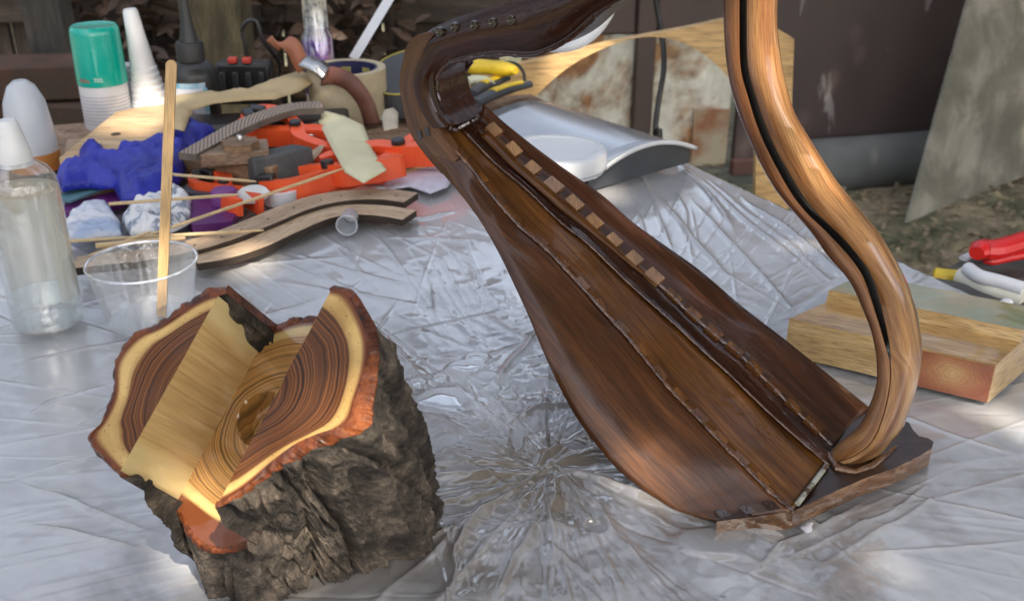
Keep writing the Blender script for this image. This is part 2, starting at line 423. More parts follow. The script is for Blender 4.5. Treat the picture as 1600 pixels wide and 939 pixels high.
# dark timber fence and clutter behind the table's left half
M_dkwood = wood('old_dark_timber', [(.3, (.02, .014, .011)), (.55, (.055, .04, .032)), (.75, (.10, .075, .055))], 3, 24, .8, kind='UV', bd=.003, bst=.5)
tf = thing('timber_fence', 'old dark brown timber fence behind the left half of the bench', 'fence', (-.6, 2.75, GZ))
x = -2.9; i = 0
while x < gx0 - .12:
    wd = random.uniform(.10, .17); mb = MB()
    vs = box(mb, (x + wd / 2, 2.75 + random.uniform(-.012, .012), (GZ + .75) / 2), wd - .008, .022, .75 - GZ + random.uniform(-.05, .05))
    mb.uv = [(v[2], v[0] + v[1] + i * 3) for v in mb.v]
    build(mb, 'plank', M_dkwood, tf, bevel=.003); x += wd; i += 1
for zz in (-.12, -.5):
    mb = MB(); box(mb, (-1.42, 2.715, zz), 2.9, .04, .07); build(mb, 'rail', M_dkwood, tf, bevel=.004)
# posts in front of it
def post(px, y, wd, matl, label, lean=0):
    b = PY(px, 190, y); mb = MB(); Mx = Matrix.Translation((b.x, y, (GZ + .3) / 2)) @ Matrix.Rotation(lean, 4, 'Y')
    box(mb, None, wd, wd * .8, .3 - GZ, M=Mx); mb.uv = [(v[2], v[0] + v[1]) for v in mb.v]
    tag(build(mb, 'fence_post', matl, bevel=.006), label, 'post')
post(113, 2.0, .075, wood('grey_post_wood', [(.3, (.025, .024, .023)), (.7, (.06, .056, .05))], 4, 40, .85), 'dark grey square post beside the green capped spray can', R(-2.5))
post(356, 2.3, .13, wood('olive_post_wood', [(.3, (.05, .042, .022)), (.7, (.13, .105, .06))], 4, 30, .85), 'thick olive brown timber post behind the black glue bottle', R(1))
# bricks stacked at far left
M_brick = pl('weathered_brick', (.07, .034, .024), .9, (.04, .028, .022), 20, 60, .5, .002)
rnd = random.Random(3); lab = ['lowest', 'second', 'third', 'fourth', 'topmost']
for i in range(4):
    mb = MB(); p = PY(62, 205 - i * 36, 1.9); box(mb, (p.x + rnd.uniform(-.03, .03), p.y, -.33 + .067 * i + .03), .22, .11, .062, rnd.uniform(-.2, .2))
    tag(build(mb, 'brick', M_brick, bevel=.004), 'weathered reddish brick, %s of the dark stack at the far left' % (['lowest', 'second lowest', 'second highest', 'topmost'][i]), 'brick', 'bricks in a stack behind the bench')
mb = MB(); box(mb, (PY(62, 205, 1.9).x, 1.9, (GZ - .332) / 2), .4, .3, -.332 - GZ); tag(build(mb, 'crate', M_dkwood, bevel=.004), 'dark wooden crate under the stack of bricks at far left', 'crate')
# dry leafy scrub
def leaves(mb, n, fn, size, seed, curl=.3):
    r = random.Random(seed)
    for i in range(n):
        c = Vector(fn(r)); s = size * r.uniform(.6, 1.3)
        q = Matrix.Rotation(r.uniform(0, 6.28), 3, 'Z') @ Matrix.Rotation(r.uniform(-1.3, 1.3), 3, 'X') @ Matrix.Rotation(r.uniform(-.8, .8), 3, 'Y')
        pts = [(-1, 0, 0), (-.3, -.42, curl * .3), (.45, -.33, curl * .2), (1, 0, -curl * .4), (.45, .33, curl * .2), (-.3, .42, curl * .3), (0, 0, 0)]
        b0 = [c + q @ (Vector(p) * s * .5) for p in pts]
        mb.add(b0, [(0, 1, 6), (1, 2, 6), (2, 3, 6), (3, 4, 6), (4, 5, 6), (5, 0, 6)], 0)
def leafmat(name, a, bcol, tr=.25):
    m, nt, b = newmat(name); setp(b, rough=.6)
    oi = coords(nt); n = noise_n(nt, oi, 14, 2); r = ramp(nt, [(.35, a), (.65, bcol)]); nt.links.new(n.outputs[0], r.inputs[0]); nt.links.new(r.outputs[0], b.inputs['Base Color'])
    return m
M_dry = leafmat('dry_leaf', (.04, .025, .017), (.11, .068, .046))
for k, (x0, x1, lab) in enumerate([(60, 330, 'brown withered climber on the timber fence at the left'), (395, 660, 'brown withered climber on the timber fence behind the tape roll')]):
    sh = thing('dry_climber', lab, 'plant', PY((x0 + x1) / 2, 200, 2.6).to_2d().to_3d() + Vector((0, 0, GZ)), 'withered climbers on the fence')
    f = lambda r: PY(r.uniform(x0, x1), r.uniform(-60, 210), r.uniform(2.5, 2.7))
    mb = MB(); leaves(mb, 260, f, .075, 11 + k); build(mb, 'foliage', M_dry, sh, smooth=0)
    for j in range(4):
        xx = x0 + (x1 - x0) * (j + .5) / 4; mb = MB()
        pts = crv([PY(xx + rnd.uniform(-20, 20), 300 - t * 90, 2.66) if t > 0 else Vector((PY(xx, 200, 2.66).x, 2.66, GZ)) for t in range(5)], 24)
        tube(mb, pts, .008, 6); build(mb, 'stem', M_dkwood, sh)

# plywood arch board behind the bench --------------------------------
M_ply = wood('pale_plywood', [(.3, (.50, .31, .13)), (.55, (.62, .41, .19)), (.75, (.70, .49, .25))], 2.5, 20, .55, kind='Object', bst=.05, blotch=.12)
YB = 1.60
outer = crv([(690, 175), (735, 122), (800, 104), (880, 86), (940, 70), (1010, 56), (1080, 43), (1140, 31), (1190, 34), (1241, 62)], 40)
right = [(1231, 340), (1216, 700)]; legin = [(1160, 700), (1180, 335), (1181, 230)]
arch = crv([(1181, 230), (1168, 168), (1137, 120), (1090, 79), (1040, 60), (990, 61), (930, 82), (880, 112), (838, 150), (812, 185)], 40)
poly = [PY(*p, YB) for p in list(map(tuple, outer)) + right + legin[:2]] + [PY(*tuple(p), YB) for p in arch] + [PY(790, 240, YB), PY(690, 240, YB)]
mb = MB(); prism(mb, poly, Vector((0, .018, 0)))
tag(build(mb, 'arch_board', M_ply, smooth=25, bevel=.0012), 'pale plywood board with a wide arch cut out, standing behind the bench', 'plywood board')

# workbench ----------------------------------------------------------
TA, TB_, TC_, TD = Vector((.026, 1.415, 0)), Vector((-.95, 1.17, 0)), Vector((-.95, .18, 0)), Vector((.672, .18, 0))
M_chip = wood('worn_chipboard', [(.32, (.16, .09, .055)), (.5, (.30, .19, .12)), (.7, (.40, .28, .19))], 18, 30, .75, kind='Object', bst=.4, bd=.002, dist=2)
bench = thing('workbench', 'wooden workbench under the wrinkled clear plastic sheet', 'table', (-.2, .75, GZ))
mb = MB(); prism(mb, [p + Vector((0, 0, -.005)) for p in (TA, TB_, TC_, TD)], Vector((0, 0, -.035))); build(mb, 'tabletop', M_chip, bench, bevel=.002)
for p in ((-.85, .3), (.52, .3), (-.85, 1.08), (-.02, 1.28)):
    mb = MB(); box(mb, (p[0], p[1], (GZ - .042) / 2), .06, .06, -.042 - GZ); build(mb, 'leg', M_dkwood, bench, bevel=.003)

# plastic sheet ------------------------------------------------------
STAR = P(858, 735, 0).to_2d()
DROPS = [(652, 600, 10, 5), (692, 628, 30, 15), (688, 592, 9, 5), (730, 575, 22, 8), (745, 560, 14, 6), (1263, 822, 11, 8), (1118, 848, 46, 15), (760, 590, 12, 5), (670, 700, 20, 9), (700, 690, 14, 8), (655, 745, 16, 8), (770, 610, 9, 4), (808, 690, 8, 14), (900, 700, 16, 6), (790, 800, 14, 6), (705, 800, 18, 7), (930, 830, 12, 6)]
def sheet_height(X, Y):
    rng = np.random.RandomState(5); dx, dy = X - STAR.x, Y - STAR.y; r = np.hypot(dx, dy)
    h = np.zeros_like(X)
    for i in range(95):
        th = rng.uniform(0, 2 * math.pi); ct, st = math.cos(th), math.sin(th)
        bend = rng.uniform(-1.2, 1.2); a0 = rng.uniform(.0012, .0048) * rng.uniform(.4, 1); w0 = rng.uniform(.0007, .0022); Lr = rng.uniform(.04, .16)
        al = dx * ct + dy * st; pe = -dx * st + dy * ct + bend * al * al
        wd = w0 + np.clip(al, 0, 1) * rng.uniform(.004, .022)
        on = 1 / (1 + np.exp(-(al - rng.uniform(.004, .05)) / .004))
        h += a0 * np.exp(-np.abs(pe / wd) ** 1.15) * on * np.exp(-np.clip(al, 0, 9) / Lr)
    # long folds that run across the sheet (two picture points each)
    folds = [((1075, 270), (1135, 345), .003), ((1015, 300), (1130, 420), .0025), ((1180, 320), (1330, 445), .003), ((1060, 255), (1240, 400), .002), ((1100, 330), (1230, 470), .0018), ((1120, 290), (1290, 430), .0016), ((1000, 270), (1050, 380), .0014), ((985, 300), (1010, 360), .0014), ((1060, 300), (1085, 400), .0012), ((930, 330), (960, 400), .001),
             ((570, 500), (690, 640), .0022), ((830, 520), (780, 600), .0025), ((600, 610), (830, 530), .0008), ((640, 640), (800, 730), .003), ((640, 755), (850, 742), .0025), ((700, 560), (850, 700), .001), ((870, 745), (960, 830), .004), ((880, 740), (1090, 800), .0035), ((862, 750), (868, 850), .0045), ((810, 650), (930, 640), .003), ((830, 735), (930, 690), .003), ((650, 690), (790, 760), .0025),
             ((1450, 760), (1250, 870), .0012), ((1180, 885), (1330, 790), .0012), ((1290, 880), (1460, 775), .001), ((700, 900), (760, 800), .003), ((790, 930), (840, 800), .0025), ((560, 880), (700, 830), .0012),
             ((50, 560), (250, 520), .001), ((50, 640), (160, 600), .0012), ((50, 760), (220, 820), .0014), ((50, 820), (210, 850), .0014), ((300, 420), (520, 400), .0012), ((600, 350), (700, 330), .002), ((610, 370), (720, 372), .0015), ((1380, 640), (1560, 700), .001), ((330, 520), (480, 470), .0008), ((440, 440), (640, 470), .0008)]
    for (a, b, amp) in folds:
        A_, B_ = P(*a).to_2d(), P(*b).to_2d(); ab = B_ - A_; L = ab.length; ux, uy = ab.x / L, ab.y / L
        al = ((X - A_.x) * ux + (Y - A_.y) * uy) / L; pe = -(X - A_.x) * uy + (Y - A_.y) * ux
        pe = pe + .004 * (vnoise(al * 3 + 5, al * 0 + amp * 9e3, 3) - .5) * 2
        g = 1 / (1 + np.exp(-(al) / .06)) / (1 + np.exp((al - 1) / .06))
        amp = amp * 1.35; wd = .0007 + amp * .48
        h += amp * g * (np.exp(-np.abs(pe / wd) ** 1.1))
    # crumple: flat facets with sharp creases, strong near the star, weak elsewhere
    near = np.exp(-(r / .15) ** 2); mid = np.exp(-(r / .30) ** 2)
    wx = (fbm(X * 14, Y * 14, 40, 3) - .5) * .05; wy = (fbm(X * 14 + 40, Y * 14, 50, 3) - .5) * .05
    fa = facet((X + wx) * 62, (Y + wy) * 62, 60); fb = facet((X + wy) * 120, (Y + wx) * 105, 61); fc = facet((X + wx * .6) * 20, (Y + wy * .6) * 26, 62); fd = facet((X + wx) * 240, (Y + wy) * 200, 63)
    h += near * (.0036 * fa + .0013 * fb + .0003 * fd) + mid * (.0016 * fc + .0005 * fb + .00012 * fd) + .0011 * fc + .00016 * fb + .0010 * (fbm(X * 4, Y * 4, 80, 2) - .3)
    # straight creases radiating over the far half
    ang = np.arctan2(dx, dy); h += .0006 * np.clip(1 - np.abs(vnoise(ang * 26 + 40 + 0 * r, r * 2.2, 90) - .5) * 11, 0, 1) * np.clip((r - .1) / .3, 0, 1)
    # many thin straight creases, most of them pointing roughly at the star
    for k_ in range(230):
        cx_, cy_ = rng.uniform(-.45, .5), rng.uniform(.36, 1.0); L_ = rng.uniform(.03, .16) if k_ % 3 else rng.uniform(.12, .34)
        an = math.atan2(cy_ - STAR.y, cx_ - STAR.x) + rng.normal(0, .35 if k_ % 4 else 1.2); ux, uy = math.cos(an), math.sin(an)
        sel = np.hypot(X - cx_, Y - cy_) < L_ * .62; 
        if not sel.any(): continue
        xx, yy = X[sel] - cx_, Y[sel] - cy_; al = (xx * ux + yy * uy) / L_; pe = -xx * uy + yy * ux + rng.uniform(-.25, .25) * L_ * al * al
        wd = rng.uniform(.0006, .0013); am = rng.uniform(.0004, .0013) * (1 if k_ % 5 else -1)
        h[sel] += am * np.exp(-np.abs(pe / wd) ** 1.2) * np.clip(1 - (2 * np.abs(al)) ** 2, 0, 1)
    h = h - .0042
    for (px, py, rx, ry) in DROPS:                       # liquid pools lie level
        c = P(px, py).to_2d(); a = (P(px + rx, py).to_2d() - c).length; b2 = (P(px, py + ry).to_2d() - c).length
        q = np.sqrt(((X - c.x) / (a * 1.25)) ** 2 + ((Y - c.y) / (b2 * 1.3)) ** 2); m_ = np.clip((1.35 - q) / .35, 0, 1); h = h * (1 - m_) + .0006 * m_
    return np.where(h > 0, .008 * np.tanh(h / .008), .0045 * np.tanh(h / .0045))
xs = np.concatenate([np.arange(-.93, -.46, .004), np.arange(-.46, .48, .00095), np.arange(.48, .74, .004)])
ys = np.concatenate([np.arange(.24, .36, .003), np.arange(.36, .74, .00095), np.arange(.74, 1.34, .0020)])
X, Y = np.meshgrid(xs, ys, indexing='ij')
H = .0014 + sheet_height(X, Y)
ed = (TD - TA).to_2d().normalized(); en = Vector((-ed.y, ed.x))
if en.x < 0: en = -en
E = (X - TA.x) * en.x + (Y - TA.y) * en.y - .004            # distance beyond the bench edge
over = E > 0
Xs = np.where(over, X - (E - .004 * np.tanh(E / .004)) * en.x, X); Ys = np.where(over, Y - (E - .004 * np.tanh(E / .004)) * en.y, Y)
Z = np.where(over, H * np.clip(1 - E / .004, 0, 1) - E * .9, H)
Xs = Xs + np.where(over, (H * 2 + .012 * fbm(Y * 14, Y * 0 + 1, 5, 2) * np.clip(E / .03, 0, 1)) * en.x, 0)
backline = np.interp(X, [-.95, -.42, -.1, .1, .2, .7], [.93, 1.0, 1.12, 1.2, 1.25, 1.3]) + .02 * (fbm(X * 9, X * 0, 12, 3) - .5)
keep = (Y < backline) & (E < .11 + .02 * fbm(Y * 8, Y * 0, 9, 2))
idx = -np.ones(X.shape, int); idx[keep] = np.arange(keep.sum())
vco = np.stack([Xs[keep], Ys[keep], Z[keep]], 1)
a, b_, c_, d_ = idx[:-1, :-1], idx[1:, :-1], idx[1:, 1:], idx[:-1, 1:]
ok = (a >= 0) & (b_ >= 0) & (c_ >= 0) & (d_ >= 0)
F = np.stack([a[ok], b_[ok], c_[ok], d_[ok]], 1).astype(np.int32)
me = bpy.data.meshes.new('plastic_sheet'); me.vertices.add(len(vco)); me.vertices.foreach_set('co', vco.astype(np.float32).ravel())
me.loops.add(F.size); me.loops.foreach_set('vertex_index', F.ravel()); me.polygons.add(len(F))
me.polygons.foreach_set('loop_start', np.arange(0, F.size, 4, dtype=np.int32)); me.polygons.foreach_set('use_smooth', np.ones(len(F), bool))
me.update(calc_edges=True); me.validate()
m, nt, b = newmat('wrinkled_polythene')
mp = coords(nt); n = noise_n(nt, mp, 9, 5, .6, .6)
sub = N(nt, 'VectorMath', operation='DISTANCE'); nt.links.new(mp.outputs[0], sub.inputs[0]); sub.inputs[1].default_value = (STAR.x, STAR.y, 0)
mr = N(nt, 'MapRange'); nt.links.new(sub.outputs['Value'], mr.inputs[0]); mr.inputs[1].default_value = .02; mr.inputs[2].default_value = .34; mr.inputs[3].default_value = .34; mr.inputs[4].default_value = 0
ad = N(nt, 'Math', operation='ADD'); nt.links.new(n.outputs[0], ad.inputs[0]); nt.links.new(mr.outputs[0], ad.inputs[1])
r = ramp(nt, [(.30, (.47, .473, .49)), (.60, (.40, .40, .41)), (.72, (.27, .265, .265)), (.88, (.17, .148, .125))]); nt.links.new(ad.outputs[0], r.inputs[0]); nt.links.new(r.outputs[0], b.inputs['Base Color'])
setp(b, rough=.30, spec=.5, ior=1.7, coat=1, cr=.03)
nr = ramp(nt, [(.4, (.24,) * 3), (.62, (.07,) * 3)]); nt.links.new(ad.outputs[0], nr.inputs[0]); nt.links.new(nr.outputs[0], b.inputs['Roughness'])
n3 = noise_n(nt, mp, 120, 3, .6, 1.2); bp0 = bump(nt, b, n3.outputs[0], .14, .001)
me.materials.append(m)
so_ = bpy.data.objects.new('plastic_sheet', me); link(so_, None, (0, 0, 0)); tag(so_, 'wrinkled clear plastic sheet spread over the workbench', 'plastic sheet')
SZ = .003

# added unseen tree: shades the bench, crown gaps placed for each sun spot
tree = thing('tree', 'added leafy tree out of view behind the camera, shading the workbench with gaps for sun spots', 'tree', (3.0, -2.4, GZ))
DC = 2.6
HFp, HNp = Vector((.188, .53, 0)), Vector((.545, .84, 0)).normalized()
su = SUN.cross(Vector((0, 0, 1))).normalized(); sv = su.cross(SUN).normalized()
def sproj(p): p = Vector(p) - Vector((0, .6, 0)); return p.dot(su), p.dot(sv)
spots = [(PL(1042, 736, HFp, HNp, -.095), .009), (PL(1015, 700, HFp, HNp, -.093), .005), (P(325, 835, .03), .014), (P(290, 800, .04), .010), (P(470, 730, .07), .010), (P(545, 725, .07), .012), (P(480, 830, .05), .012),
         (P(258, 400, .06), .016), (P(205, 190, .03), .03), (P(240, 172, .03), .03), (P(395, 400, .012), .016), (P(300, 365, .02), .01),
         (PY(1215, 120, .56), .018), (PY(1285, 260, .54), .014), (PY(1180, 60, .56), .014), (PY(905, 95, 1.6), .04)]
SP = [(*sproj(p), r) for p, r in spots]
rc = random.Random(21)
mb = MB()
def shade_leaf(c, s):
    q = (SUN.to_track_quat('Z', 'Y').to_matrix() @ Matrix.Rotation(rc.uniform(0, 6.28), 3, 'Z') @ Matrix.Rotation(rc.uniform(-.7, .7), 3, 'X'))
    pts = [(-1, 0, 0), (-.35, -.5, .1), (.4, -.42, .1), (1, 0, -.1), (.4, .42, .1), (-.35, .5, .1)]
    mb.add([c + q @ (Vector(p) * s) for p in pts], [(0, 1, 2), (0, 2, 3), (0, 3, 4), (0, 4, 5)])
for i in range(12500):
    u = rc.uniform(-3.1, 1.5); v = rc.uniform(-.6, 1.85); s = rc.uniform(.04, .075)
    dd = rc.uniform(-.35, .35)
    if any((u - a) ** 2 + (v - b) ** 2 < (r + s * 1.02) ** 2 for a, b, r in SP): continue
    shade_leaf(Vector((0, .6, 0)) + su * u + sv * v + SUN * (DC + dd), s)
for a, b, r in SP:                                          # small leaves close round each gap
    for i in range(750):
        an = rc.uniform(0, 6.28); s = rc.uniform(.010, .02); q = r + s + rc.uniform(0, 1) ** 1.3 * .13; u, v = a + q * math.cos(an), b + q * math.sin(an)
        if any((u - a2) ** 2 + (v - b2) ** 2 < (r2 + s * .95) ** 2 for a2, b2, r2 in SP): continue
        shade_leaf(Vector((0, .6, 0)) + su * u + sv * v + SUN * (DC + rc.uniform(-.2, .2)), s)
M_leaf = leafmat('green_leaf', (.05, .085, .02), (.10, .14, .04))
nt = M_leaf.node_tree; out = [n for n in nt.nodes if n.type == 'OUTPUT_MATERIAL'][0]; b = nt.nodes['Principled BSDF']
trl = N(nt, 'BsdfTranslucent'); trl.inputs[0].default_value = (.16, .22, .05, 1); ms = N(nt, 'MixShader'); ms.inputs[0].default_value = .3
nt.links.new(b.outputs[0], ms.inputs[1]); nt.links.new(trl.outputs[0], ms.inputs[2]); nt.links.new(ms.outputs[0], out.inputs[0])
build(mb, 'crown', M_leaf, tree, smooth=0)
cc = Vector((0, .6, 0)) + SUN * DC - su * 2.3 + sv * .9
mb = MB(); tube(mb, crv([(3.0, -2.4, GZ), (3.0, -2.3, .4), (2.95, -2.0, 1.2), tuple(cc)], 20), [.13 - .005 * i for i in range(20)], 12)
build(mb, 'trunk', M_dkwood, tree)  # trunk of the added shading tree, also out of view
# garden trees that stand round the right side of the yard and show in the glossy surfaces
M_leafd = leafmat('dark_green_leaf', (.022, .040, .012), (.05, .075, .022))
for i, (x, y, h, rad, lab) in enumerate([(3.8, 4.9, 3.6, 1.5, 'dense dark tree beyond the right end of the brown fence'), (3.7, 2.2, 3.2, 1.3, 'dense dark tree at the right side of the yard')]):
    t_ = thing('tree', lab, 'tree', (x, y, GZ), 'trees round the yard'); c = Vector((x, y, h * .5))
    def f(r, c=c, rad=rad, h=h):
        while True:
            p = Vector((r.uniform(-1, 1), r.uniform(-1, 1), r.uniform(-1, 1)))
            if .35 < p.length < 1: break
        p *= 1 + .25 * noise.noise(p * 3 + c); return c + Vector((p.x * rad, p.y * rad, p.z * h * .58))
    mb = MB(); leaves(mb, 1500, f, .26, 60 + i); build(mb, 'crown', M_leafd, t_, smooth=0)
    mb = MB(); tube(mb, crv([(x, y, GZ), (x + .05, y, .1), (x - .04, y + .03, h * .6)], 10), [.10 - .006 * k for k in range(10)], 10); build(mb, 'trunk', M_dkwood, t_)

mb = MB(); leaves(mb, 520, lambda r: (lambda p: (p.x, p.y, GZ + .022))(P(r.uniform(1250, 1640), r.uniform(270, 470), GZ)), .026, 77)
tag(build(mb, 'leaf_litter', leafmat('litter', (.10, .075, .045), (.20, .16, .10)), smooth=0, loc=(1.3, 2.7, GZ)), 'dry leaf litter scattered on the bare soil', 'leaf litter', None, 'stuff')
# ================================================================ LOG with a channel cut across its face
FN = Vector((-.25, -.65, .75)).normalized()
FC = P(365, 625, .120)                                   # middle of the sawn face
def FP(px, py, off=0): return PL(px, py, FC, FN, off)
rimpx = [(343, 443), (383, 430), (418, 425), (470, 430), (515, 440), (550, 447), (574, 480), (590, 518), (592, 570), (584, 625), (575, 668), (520, 690), (480, 707), (430, 735), (372, 778), (320, 800), (245, 795), (188, 752), (150, 712), (130, 685), (148, 660), (166, 618), (172, 560), (200, 520), (240, 501), (290, 466), (320, 449)]
ey = (FP(345, 455) - FP(205, 705)).normalized(); ex = ey.cross(FN).normalized()
RL = Matrix((ex, ey, FN)).transposed()                   # local -> world
def tol(p): q = p - FC; return Vector((q.dot(ex), q.dot(ey), q.dot(FN)))
def tow(x, y, z): return FC + ex * x + ey * y + FN * z
rim2 = [tol(FP(*p)).to_2d() for p in rimpx]
rim_s = [Vector(p) for p in crv(rim2 + [rim2[0]], 361)][:-1]
th = np.array([math.atan2(p.y, p.x) for p in rim_s]); rr = np.array([p.length for p in rim_s]); o_ = np.argsort(th); th, rr = th[o_], rr[o_]
def Rim(t): return float(np.interp((t + math.pi) % (2 * math.pi) - math.pi, np.r_[th - 2 * math.pi, th, th + 2 * math.pi], np.r_[rr, rr, rr]))
s0 = (tol(FP(345, 455)).x + tol(FP(205, 705)).x) / 2; s1 = (tol(FP(515, 458)).x + tol(FP(352, 765)).x) / 2
# channel depth from where the far-left inner corner shows
best = min(np.linspace(.005, .08, 200), key=lambda dd: (tow(s0, tol(FP(345, 455)).y, -dd) - PL(402, 540, tow(s0, tol(FP(345, 455)).y, -dd), FN)).length)
CH = float(best); Rm = float(rr.mean())
print('LOG R', Rm, 's0', s0, 's1', s1, 'depth', CH, 'zmin rim', min(FP(*p).z for p in rimpx), 'zmax', max(FP(*p).z for p in rimpx))
D2 = Vector((.16, .46, -.87)).normalized()
log = thing('split_log', 'bark covered log end with a channel sawn across its varnished face', 'log', (FC.x, FC.y + .04, 0))
def WRf(t): return .935 + .03 * noise.noise(Vector((math.cos(t) * 2, math.sin(t) * 2, 5))) - .105 * math.exp(-((((t - .05 + math.pi) % (2 * math.pi)) - math.pi) / .55) ** 2) - .05 * math.exp(-((((t - 2.3 + math.pi) % (2 * math.pi)) - math.pi) / .5) ** 2)
WR = .93                                                   # wood / inner bark boundary
def flare(t): return 1 + .20 * math.exp(-((((t - TFR + math.pi) % (2 * math.pi)) - math.pi) / .45) ** 2)
TFR = math.atan2(-1.0, ((s0 + s1) / 2) / Rm)                # direction of the channel's front mouth
def foot(t, f):
    f = f * (1 + (flare(t) - 1) * 1.1)                                            # where the side line from rim reaches the table
    p = tow(Rim(t) * f * math.cos(t), Rim(t) * f * math.sin(t), 0); L = max(.004, (p.z - .002) / -D2.z); q = p + D2 * L
    c = FC + D2 * L; k = 1 - .35 * L / .25
    return Vector((c.x + (q.x - c.x) * max(.86, k), c.y + (q.y - c.y) * max(.86, k), .002))
# --- wood body: face pieces + channel, with 'ring' = radius normalised by the outline
def half(poly, sgn, s):
    out = []
    for i in range(len(poly)):
        a, b = poly[i], poly[(i + 1) % len(poly)]; ia, ib = sgn * (a.x - s) >= 0, sgn * (b.x - s) >= 0
        if ia: out.append(a)
        if ia != ib: out.append(a + (b - a) * ((s - a.x) / (b.x - a.x)))
    return out
disc = [Vector((Rim(t) * WRf(t) * math.cos(t), Rim(t) * WRf(t) * math.sin(t))) for t in np.linspace(-math.pi, math.pi, 240, endpoint=False)]
mb = MB(); ring = []
tt = np.linspace(-math.pi, math.pi, 361)[:-1]; Rraw = np.array([Rim(t) for t in tt]); kn = np.exp(-(np.arange(-45, 46) / 22.0) ** 2); kn /= kn.sum()
Rsm = np.convolve(np.r_[Rraw[-45:], Rraw, Rraw[:45]], kn, 'valid')
def ringval(x, y):
    t = math.atan2(y, x); r = math.hypot(x, y); R0 = Rim(t); R1 = float(np.interp(t, tt, Rsm)); w_ = min(1, max(0, (r / R0 - .72) / .2)); return r / (R1 + (R0 - R1) * w_) * (1 + (.93 / WRf(t) - 1) * w_)
def piece(poly, zf, m):
    V, F, D = cdt(poly, .0026 if m == 0 else .0011, 3); vs = []
    for x, y in V: vs.append(tow(x, y, zf(x, y))); ring.append(ringval(x, y))
    mb.add(vs, F, m, V)
PK = tol(FP(412, 655, -CH)); PKr = .0140
def pocket(x, y):
    d = math.hypot(x - PK.x, y - PK.y); return -CH - .011 * (1 - min(1, max(0, (d - PKr * .82) / (PKr * .18))))
und = lambda x, y: .0008 * noise.noise(Vector((x * 60, y * 60, 1)))
piece(half(disc, -1, s0), lambda x, y: und(x, y), 0)
piece(half(disc, 1, s1), lambda x, y: und(x, y), 0)
disc_f = [p * flare(math.atan2(p.y, p.x)) for p in disc]
piece(half(half(disc_f, 1, s0), -1, s1), lambda x, y: pocket(x, y) + und(x, y), 1)
for s, fl in ((s0, 0), (s1, 1)):
    yy = sorted(p.y for p in half(disc, 1 if fl else -1, s) if abs(p.x - s) < 1e-6); y0, y1 = yy[0], yy[-1]; rows = []
    for y in np.linspace(y0, y1, 90):
        yk = lambda z: y * (1 + (flare(math.atan2(y, s)) - 1) * (-z / CH)) if y < 0 else y
        rows.append([tow(s + .0012 * noise.noise(Vector((y * 150, z * 30, 7))) * math.sin(math.pi * min(1, (-z) / CH)), yk(z), z) for z in np.linspace(0, -CH, 14)])
        ring += [ringval(s, y)] * 14
    grid(mb, rows, 2, flip=bool(fl))
m, nt, b = newmat('log_heartwood')
